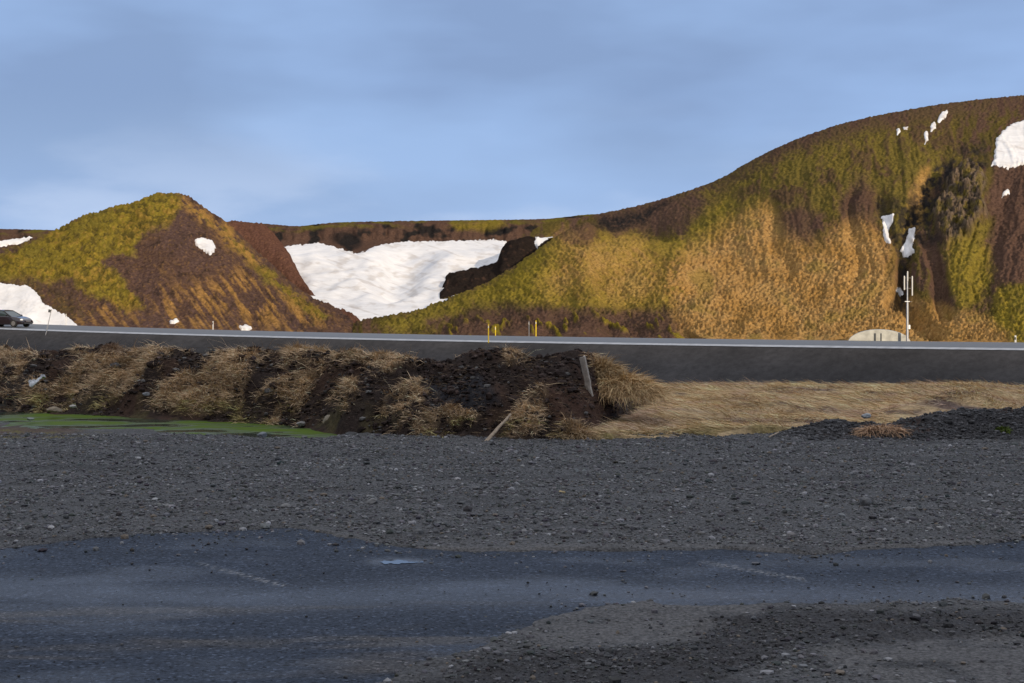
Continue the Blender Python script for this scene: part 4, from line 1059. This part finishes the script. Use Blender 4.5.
# crumbs on the asphalt
n = 420
x = rng.uniform(-4, 4, n); y = rng.uniform(5.6, 9.5, n)
size = np.clip(rng.lognormal(math.log(0.0045), 0.45, n), 0.002, 0.016)
g = rocks('asphalt_grit', np.stack([x, y, 0.004 + size * 0.3], -1), size, np.clip(np.array([0.035, 0.034, 0.034]) * np.clip(rng.lognormal(0, 0.6, n), 0.4, 4)[:, None], 0.01, 0.3))
tag(g, 'grit and small stones lying on the asphalt', 'grit', None, 'stuff')

# clods on the bank
cmask = (1 - 0.8 * turf_v) * sstep(-0.06, 0.05, t) * (t < 1.12) * (bpx > -120) * (bpx < 650) * (0.3 + 0.7 * sstep(-0.2, 0.4, fbm(BX * 2.2, BY * 2.2, 235, 3)))
n = 9000
x, y = scatter_mask(cmask, bxs, bys, n); z = sample(bz, bxs, bys, x, y)
size = np.clip(rng.lognormal(math.log(0.016), 0.55, n), 0.006, 0.085)
cc_ = np.array([0.042, 0.030, 0.026]) * np.clip(rng.lognormal(0, 0.45, n), 0.4, 4)[:, None]
grey = (rng.random(n) < 0.12)[:, None]
cc_ = np.where(grey, np.array([0.10, 0.095, 0.09]) * rng.uniform(0.5, 1.8, (n, 1)), cc_)
g = rocks('soil_clods', np.stack([x, y, z + size * 0.2], -1), size, np.clip(cc_, 0.012, 0.4), M_soil)
tag(g, 'clods of dark peat and stones crumbling down the bank', 'soil clods', None, 'stuff')
# stones on the heap
hm = sstep(0.0, 0.2, tq) * (tq < 1.1) * (qpk > 0.0) * (qpx < 1260)
n = 14000
x, y = scatter_mask(hm, pxs_, pys_, n); z = sample(qz, pxs_, pys_, x, y)
size = np.clip(rng.lognormal(math.log(0.011), 0.5, n), 0.004, 0.045)
g = rocks('heap_stones', np.stack([x, y, z + size * 0.2], -1), size, np.clip(np.array([0.055, 0.054, 0.056]) * np.clip(rng.lognormal(0, 0.45, n), 0.4, 3)[:, None], 0.012, 0.4))
tag(g, 'dark stones covering the gravel heap', 'gravel', None, 'stuff')

# single stones that stand out
def stone(px, py, rad, colr, label, z=None, squash=0.6):
    zz = 0.02 if z is None else z
    Y = (ZE - zz) * F / (py - YH) if z is None else None
    return px, py, rad, colr, label
def put_stone(px, py, rad, colr, label, Y=None, flat_=0.6, seed=1):
    if Y is None:
        Y = (ZE - 0.02) * F / (py - YH); zz = 0.02
    else:
        zz = ZE - (py - YH) * Y / F
    X = (px - 512) / F * Y
    bm = bmesh.new(); bmesh.ops.create_icosphere(bm, subdivisions=3, radius=1.0)
    rr = np.random.default_rng(seed)
    ax = [Vector(rr.normal(0, 1, 3)).normalized() for _ in range(9)]; lv = rr.uniform(0.62, 0.9, 9)
    for v in bm.verts:
        for a_, l_ in zip(ax, lv):
            d = v.co.dot(a_)
            if d > l_: v.co -= a_ * (d - l_) * 0.9
        v.co *= 1 + 0.03 * rr.normal()
        v.co.x *= rad * 1.15; v.co.y *= rad; v.co.z *= rad * flat_
    m = flat('stone_%d' % seed, colr, 0.85, noise=0.25, scale=30)
    o = bm_obj('stone', bm, m, smooth=False)
    o.location = (X, Y, zz + rad * flat_ * 0.4); o.rotation_euler = (0, 0, rr.uniform(0, 6))
    return tag(o, label, 'stone', 'stones standing out from the gravel')
G1 = (0.20, 0.20, 0.21)
put_stone(372, 503, 0.045, (0.17, 0.165, 0.16), 'flat pale grey stone lying mid gravel below the leaning plank', seed=1)
put_stone(286, 507, 0.035, (0.2, 0.195, 0.19), 'pale stone in gravel above the left end of the silt rim', seed=2)
put_stone(562, 493, 0.028, (0.42, 0.32, 0.17), 'small yellowish tan stone in the middle of the gravel', seed=3)
put_stone(138, 459, 0.030, (0.36, 0.36, 0.36), 'whitish stone in the gravel below the pond', seed=4)
put_stone(415, 490, 0.020, (0.34, 0.34, 0.34), 'little white stone in gravel right of the flat stone', seed=5)
put_stone(990, 496, 0.022, (0.36, 0.36, 0.37), 'white stone in the gravel near the right edge', seed=6)
put_stone(865, 504, 0.045, (0.12, 0.12, 0.122), 'dark grey upright stone in the right gravel', flat_=0.9, seed=7)
put_stone(51, 528, 0.022, (0.45, 0.44, 0.43), 'white stone at the far edge of the left asphalt', seed=8)
put_stone(155, 500, 0.024, (0.32, 0.32, 0.32), 'light stone in left gravel nearer than the whitish stone', seed=9)
put_stone(329, 424, 0.075, (0.26, 0.22, 0.16), 'pale block of stone at the end of the green pond', Y=17.6, flat_=1.1, seed=10)
put_stone(301, 425, 0.060, (0.20, 0.19, 0.18), 'grey stone at the pond edge beside the pale block', Y=17.9, seed=11)
put_stone(262, 436, 0.060, (0.20, 0.215, 0.23), 'bluish grey stone on the near shore of the green pond', seed=12)
put_stone(55, 411, 0.10, (0.24, 0.19, 0.13), 'flat tan slab on the far shore of the pond', Y=19.4, flat_=0.45, seed=13)
put_stone(73, 407, 0.045, (0.36, 0.34, 0.3), 'pale round stone beside the flat tan slab', Y=19.5, seed=14)
put_stone(866, 417, 0.06, (0.30, 0.32, 0.33), 'pale stone on the crest of the gravel heap', Y=16.8, seed=15)
put_stone(30, 419.5, 0.05, (0.22, 0.25, 0.22), 'greenish stone standing in the left end of the pond', Y=18.5, flat_=0.4, seed=16)
put_stone(146, 395, 0.05, (0.20, 0.21, 0.22), 'grey stone half way up the bank among turf', Y=19.7, seed=17)

# ------------------------------------------------------------------ wood and scraps by the bank
def plank(name, p0, p1, wd, th, mat, label, cat, taper=0.85, split=True):
    p0, p1 = Vector(p0), Vector(p1); L = (p1 - p0).length
    bm = bmesh.new(); secs = 9
    rr = np.random.default_rng(int(L * 1000))
    rings = []
    for i in range(secs):
        f = i / (secs - 1); ww = wd * (1 - (1 - taper) * f); tt = th * (1 - (1 - taper) * f)
        j = rr.normal(0, wd * 0.04, 2); ring = []
        for k in range(8):
            a = 2 * math.pi * k / 8 + math.pi / 8
            px_ = math.copysign(min(abs(math.cos(a)) * 1.25, 1), math.cos(a)) * ww / 2 + j[0]
            py_ = math.copysign(min(abs(math.sin(a)) * 1.25, 1), math.sin(a)) * tt / 2 + j[1]
            zz = f * L
            if i == secs - 1: zz += rr.uniform(-0.25, 0.25) * wd + (px_ / ww) * wd * 0.5
            ring.append(bm.verts.new((px_, py_, zz)))
        rings.append(ring)
    for a, b in zip(rings[:-1], rings[1:]):
        for k in range(8): bm.faces.new((a[k], a[(k + 1) % 8], b[(k + 1) % 8], b[k]))
    bm.faces.new(rings[0]); bm.faces.new(rings[-1])
    o = bm_obj(name, bm, mat)
    o.location = p0; o.rotation_euler = (p1 - p0).to_track_quat('Z', 'Y').to_euler()
    return tag(o, label, cat)
def at(px, py, Y):
    return ((px - 512) / F * Y, Y, ZE - (py - YH) * Y / F)
plank('wooden_stake', at(590, 396, 17.2), at(582.5, 357.5, 17.1), 0.085, 0.05, M_wood, 'weathered grey wooden stake leaning out of the bank beside golden grass', 'stake', taper=1.0)
plank('plank', at(485, 442.5, 15.8), at(511, 414, 16.12), 0.055, 0.03, M_wood_tan, 'split tan plank leaning against the foot of the bank', 'plank', taper=0.6)
plank('stick', at(481, 391, 17.2), at(487, 387, 17.25), 0.03, 0.012, M_wood, 'short pale stick lying on the dark peat', 'stick')
plank('twig', at(836, 388, 24.5), at(822, 381, 24.4), 0.012, 0.01, M_wood_tan, 'thin twig poking up from the far meadow edge', 'twig')
plank('stick', at(769, 437, 16.1), at(779, 432, 16.25), 0.02, 0.012, M_wood_tan, 'thin tan stick on the front of the gravel heap', 'stick')
plank('branch', at(707, 441, 16.1), at(704, 434, 16.2), 0.02, 0.02, M_dgrey, 'short dark stub sticking up at the meadow edge', 'stub', taper=0.4)

# crumpled plastic scrap on the bank
bm = bmesh.new(); bmesh.ops.create_grid(bm, x_segments=14, y_segments=6, size=1.0)
rr = np.random.default_rng(5)
for v in bm.verts:
    nx_, ny_ = v.co.x, v.co.y
    k = float(perlin(np.array(nx_ * 2.1 + 3), np.array(ny_ * 2.3), 5))
    v.co = Vector((nx_ * 0.125 + 0.02 * k, ny_ * 0.042 * (1 - 0.35 * nx_) + 0.02 * float(perlin(np.array(nx_ * 3.0), np.array(0.5), 8)), 0.035 * k + 0.03 * float(perlin(np.array(nx_ * 5.0), np.array(ny_ * 5.0), 6))))
bmesh.ops.solidify(bm, geom=bm.faces[:], thickness=0.006)
o = bm_obj('plastic_scrap', bm, M_plastic, smooth=True)
o.location = at(37, 380, 19.55); o.rotation_euler = (R(38), R(-32), R(8))
tag(o, 'crumpled white plastic scrap caught on the left bank', 'plastic scrap')

# ------------------------------------------------------------------ roadside things
def road_at(px, n):
    s = s_at_px(px, n); x, y = road_pt(s, n)
    return float(x), float(y), float(road_top(s, n)) if n >= 0 else float(road_z(s))
def marker_post(px, n, h, label, mats=(M_yellow, M_white), wd=0.07, lean=0.0, dz=0.0):
    x, y, z = road_at(px, n)
    r_ = thing('marker_post', label, 'marker post', (x, y, z + dz), R(-31), 'roadside marker posts')
    r_.rotation_euler = (0, lean, R(-31))
    bm = bmesh.new(); add_box(bm, (0, 0, h / 2), (wd, 0.035, h), bevel=0.008); bm_obj('shaft', bm, mats[0], r_)
    bm = bmesh.new(); add_box(bm, (0, -0.021, h - 0.16), (wd * 0.7, 0.006, 0.16), bevel=0.002); bm_obj('reflector', bm, mats[1], r_)
    bm = bmesh.new(); add_box(bm, (0, 0, h + 0.012), (wd * 1.05, 0.042, 0.024), bevel=0.008); bm_obj('cap', bm, mats[0], r_)
    return r_
marker_post(488.5, -0.62, 1.22, 'tall yellow marker post on the near side of the road', dz=-0.14)
marker_post(495.5, ROADW + 0.5, 0.72, 'short yellow marker post just right of the tall near one', dz=-0.05)
marker_post(536, ROADW + 0.5, 1.15, 'yellow marker post standing alone on the far side of the road', dz=-0.05)
marker_post(529, ROADW + 0.8, 1.1, 'thin grey marker post left of the lone yellow one', (M_steel, M_white), wd=0.045, dz=-0.05)
marker_post(66, ROADW + 1.0, 1.05, 'white marker post by the snow bank at the left hill', (M_white, M_dgrey), wd=0.08, dz=-0.1)
marker_post(213, ROADW + 0.8, 0.75, 'white marker post below the brown scree of the left hill', (M_white, M_dgrey), wd=0.08, dz=-0.1)
marker_post(1015.5, ROADW + 0.8, 0.42, 'short pale marker post at the right end of the road', (M_white, M_dgrey), wd=0.10, dz=-0.05)

# leaning grey pole with a small box, near side, far left
x, y, z = road_at(45.5, -1.0)
r_ = thing('leaning_pole', 'thin grey pole leaning beside the road near the dark car', 'pole', (x, y, z - 0.45)); r_.rotation_euler = (0, R(13), 0)
bm = bmesh.new(); add_tube(bm, (0, 0, 0), (0, 0, 2.2), 0.035, 0.03); bm_obj('shaft', bm, M_steel, r_)
bm = bmesh.new(); add_box(bm, (-0.13, -0.0, 2.02), (0.20, 0.05, 0.24), bevel=0.01); bm_obj('sign_panel', bm, M_dgrey, r_)

# antenna mast
x, y, z = road_at(907.3, ROADW + 1.2)
r_ = thing('antenna_mast', 'grey roadside mast with three upright white antennas', 'mast', (x, y, z - 0.3))
bm = bmesh.new(); add_tube(bm, (0, 0, 0), (0, 0, 2.7), 0.075, 0.065, 14); add_tube(bm, (0, 0, 2.7), (0, 0, 4.5), 0.045, 0.045, 12); bm_obj('pole', bm, M_steel, r_)
bm = bmesh.new(); add_box(bm, (0, 0, 0.03), (0.34, 0.34, 0.06), bevel=0.01); bm_obj('base_plate', bm, M_steel, r_)
for zz in (2.72, 3.55, 4.2):
    bm = bmesh.new(); add_box(bm, (0.045, -0.02, zz), (0.50, 0.03, 0.03), bevel=0.006); bm_obj('crossbar', bm, M_dgrey, r_)
for xx, z0, z1 in ((-0.20, 3.45, 4.33), (0.29, 3.1, 4.32), (0.0, 4.0, 4.62)):
    bm = bmesh.new(); add_box(bm, (xx, -0.06, (z0 + z1) / 2), (0.075, 0.06, z1 - z0), bevel=0.015); bm_obj('antenna', bm, M_ant, r_)
bm = bmesh.new(); add_box(bm, (0.11, -0.03, 1.15), (0.12, 0.10, 0.26), bevel=0.015); bm_obj('junction_box', bm, M_white, r_)
bm = bmesh.new(); add_box(bm, (0.0, -0.0, 2.74), (0.30, 0.10, 0.04), bevel=0.01); bm_obj('clamp', bm, M_steel, r_)

# pale low dome beyond the road (culvert head)
x, y, z = road_at(879, ROADW + 2.3)
r_ = thing('concrete_dome', 'low pale greenish dome beyond the road at the foot of the mast', 'dome', (x, y, z - 0.35), R(-14))
bm = bmesh.new(); W, H, Dp = 1.85, 1.02, 1.1
sec = 24; rings = []
for d, k in ((-Dp, 1.0), (-Dp * 0.5, 1.02), (0.2, 1.0), (Dp, 0.72), (Dp * 1.5, 0.3)):
    ring = []
    for i in range(sec + 1):
        a = math.pi * i / sec
        ring.append(bm.verts.new((math.cos(a) * W * (0.6 + 0.4 * k) * 1.05, d, math.sin(a) ** 0.85 * H * k)))
    rings.append(ring)
for a, b in zip(rings[:-1], rings[1:]):
    for i in range(sec): bm.faces.new((a[i], a[i + 1], b[i + 1], b[i]))
bm.faces.new(rings[0]); bm.faces.new(rings[-1])
bm_obj('shell', bm, M_conc, r_)
for xx in (-0.25, 0.12):
    bm = bmesh.new(); add_box(bm, (xx, -Dp - 0.02, 0.52), (0.11 if xx < 0 else 0.06, 0.05, 0.55), bevel=0.01); bm_obj('dark_slot', bm, M_dgrey, r_)

# ------------------------------------------------------------------ car (dark estate, driving right)
def loft(bm, secs):
    rings = [[bm.verts.new(p) for p in s] for s in secs]
    m = len(rings[0])
    for a, b in zip(rings[:-1], rings[1:]):
        for k in range(m): bm.faces.new((a[k], a[(k + 1) % m], b[(k + 1) % m], b[k]))
    bm.faces.new(rings[0]); bm.faces.new(rings[-1][::-1])
sN = 1.9
s_c = s_at_px(23.0, sN) - 2.0
x, y = road_pt(s_c, sN)
car = thing('car', 'dark estate car driving on the road at the left edge of the view', 'car', (float(x), float(y), float(road_top(s_c, sN))), math.atan2(T[1], T[0]) + R(11))
# x forward, length 4.4
def sect(xx, w_, z0, z1, wt=None, r_=0.06):
    wt = w_ if wt is None else wt
    zc = (z0 + z1) / 2
    return [(xx, -w_ + r_, z0), (xx, w_ - r_, z0), (xx, w_, z0 + r_), (xx, w_ * 1.0, zc), (xx, wt, z1 - r_), (xx, wt - r_ * 1.4, z1), (xx, -wt + r_ * 1.4, z1), (xx, -wt, z1 - r_), (xx, -w_ * 1.0, zc), (xx, -w_, z0 + r_)]
bm = bmesh.new()
loft(bm, [sect(-2.18, 0.72, 0.42, 0.80, 0.68), sect(-2.10, 0.82, 0.26, 0.92, 0.78), sect(-1.5, 0.87, 0.20, 0.96, 0.82), sect(-0.5, 0.88, 0.19, 0.95, 0.83), sect(0.6, 0.88, 0.19, 0.94, 0.83), sect(1.0, 0.87, 0.19, 0.92, 0.80),
          sect(1.5, 0.86, 0.20, 0.84, 0.75), sect(1.9, 0.83, 0.22, 0.74, 0.70), sect(2.12, 0.74, 0.26, 0.64, 0.62), sect(2.22, 0.60, 0.34, 0.56, 0.5)])
body = bm_obj('body', bm, M_carp, car, smooth=False)
md = body.modifiers.new('bevel', 'BEVEL'); md.width = 0.03; md.segments = 2; md.limit_method = 'ANGLE'
bm = bmesh.new()
loft(bm, [sect(-2.02, 0.74, 0.90, 1.00, 0.70, 0.03), sect(-1.85, 0.75, 0.92, 1.30, 0.60, 0.03), sect(-1.6, 0.76, 0.92, 1.40, 0.58, 0.03), sect(-0.4, 0.77, 0.92, 1.415, 0.59, 0.03), sect(0.15, 0.77, 0.92, 1.36, 0.58, 0.03), sect(0.95, 0.74, 0.88, 0.93, 0.70, 0.02)])
bm_obj('windows', bm, M_glass, car)
bm = bmesh.new()
loft(bm, [[(xx, -w_, z0), (xx, w_, z0), (xx, w_ * 0.96, z0 + 0.05), (xx, -w_ * 0.96, z0 + 0.05)] for xx, w_, z0 in ((-1.88, 0.57, 1.33), (-1.6, 0.60, 1.395), (-0.4, 0.605, 1.415), (0.16, 0.59, 1.36))])
bm_obj('roof', bm, M_carp, car)
for sy in (-1, 1):
    for xa, xb, za, zb_, wa, wb in ((0.12, 0.97, 1.37, 0.92, 0.60, 0.77), (-0.42, -0.42, 1.40, 0.93, 0.61, 0.785), (-1.45, -1.45, 1.38, 0.93, 0.61, 0.785), (-1.86, -2.06, 1.33, 0.95, 0.60, 0.755)):
        bm = bmesh.new(); add_tube(bm, (xa, sy * wa, za), (xb, sy * wb, zb_), 0.035, 0.04, 6); bm_obj('pillar', bm, M_carp, car)
    for xx in (-1.30, 1.36):
        bm = bmesh.new(); add_tube(bm, (xx, sy * 0.66, 0.31), (xx, sy * 0.895, 0.31), 0.31, n=28)
        wh = bm_obj('wheel', bm, M_tyre, car)
        bm = bmesh.new(); add_tube(bm, (xx, sy * 0.88, 0.31), (xx, sy * 0.905, 0.31), 0.205, 0.19, 20); bm_obj('rim', bm, M_rim, wh)
    bm = bmesh.new(); add_box(bm, (2.0, sy * 0.60, 0.605), (0.26, 0.26, 0.17), Matrix.Rotation(sy * R(-28), 3, 'Z'), bevel=0.05); bm_obj('headlight', bm, M_lamp, car)
    bm = bmesh.new(); add_box(bm, (0.72, sy * 0.93, 0.98), (0.12, 0.18, 0.12), bevel=0.03); bm_obj('mirror', bm, M_carp, car)
bm = bmesh.new(); add_box(bm, (2.19, 0, 0.50), (0.08, 0.62, 0.12), bevel=0.02); bm_obj('grille', bm, M_rim, car)
bm = bmesh.new(); add_box(bm, (2.19, 0, 0.33), (0.10, 1.1, 0.09), bevel=0.02); bm_obj('bumper_intake', bm, M_dgrey, car)
print('built')
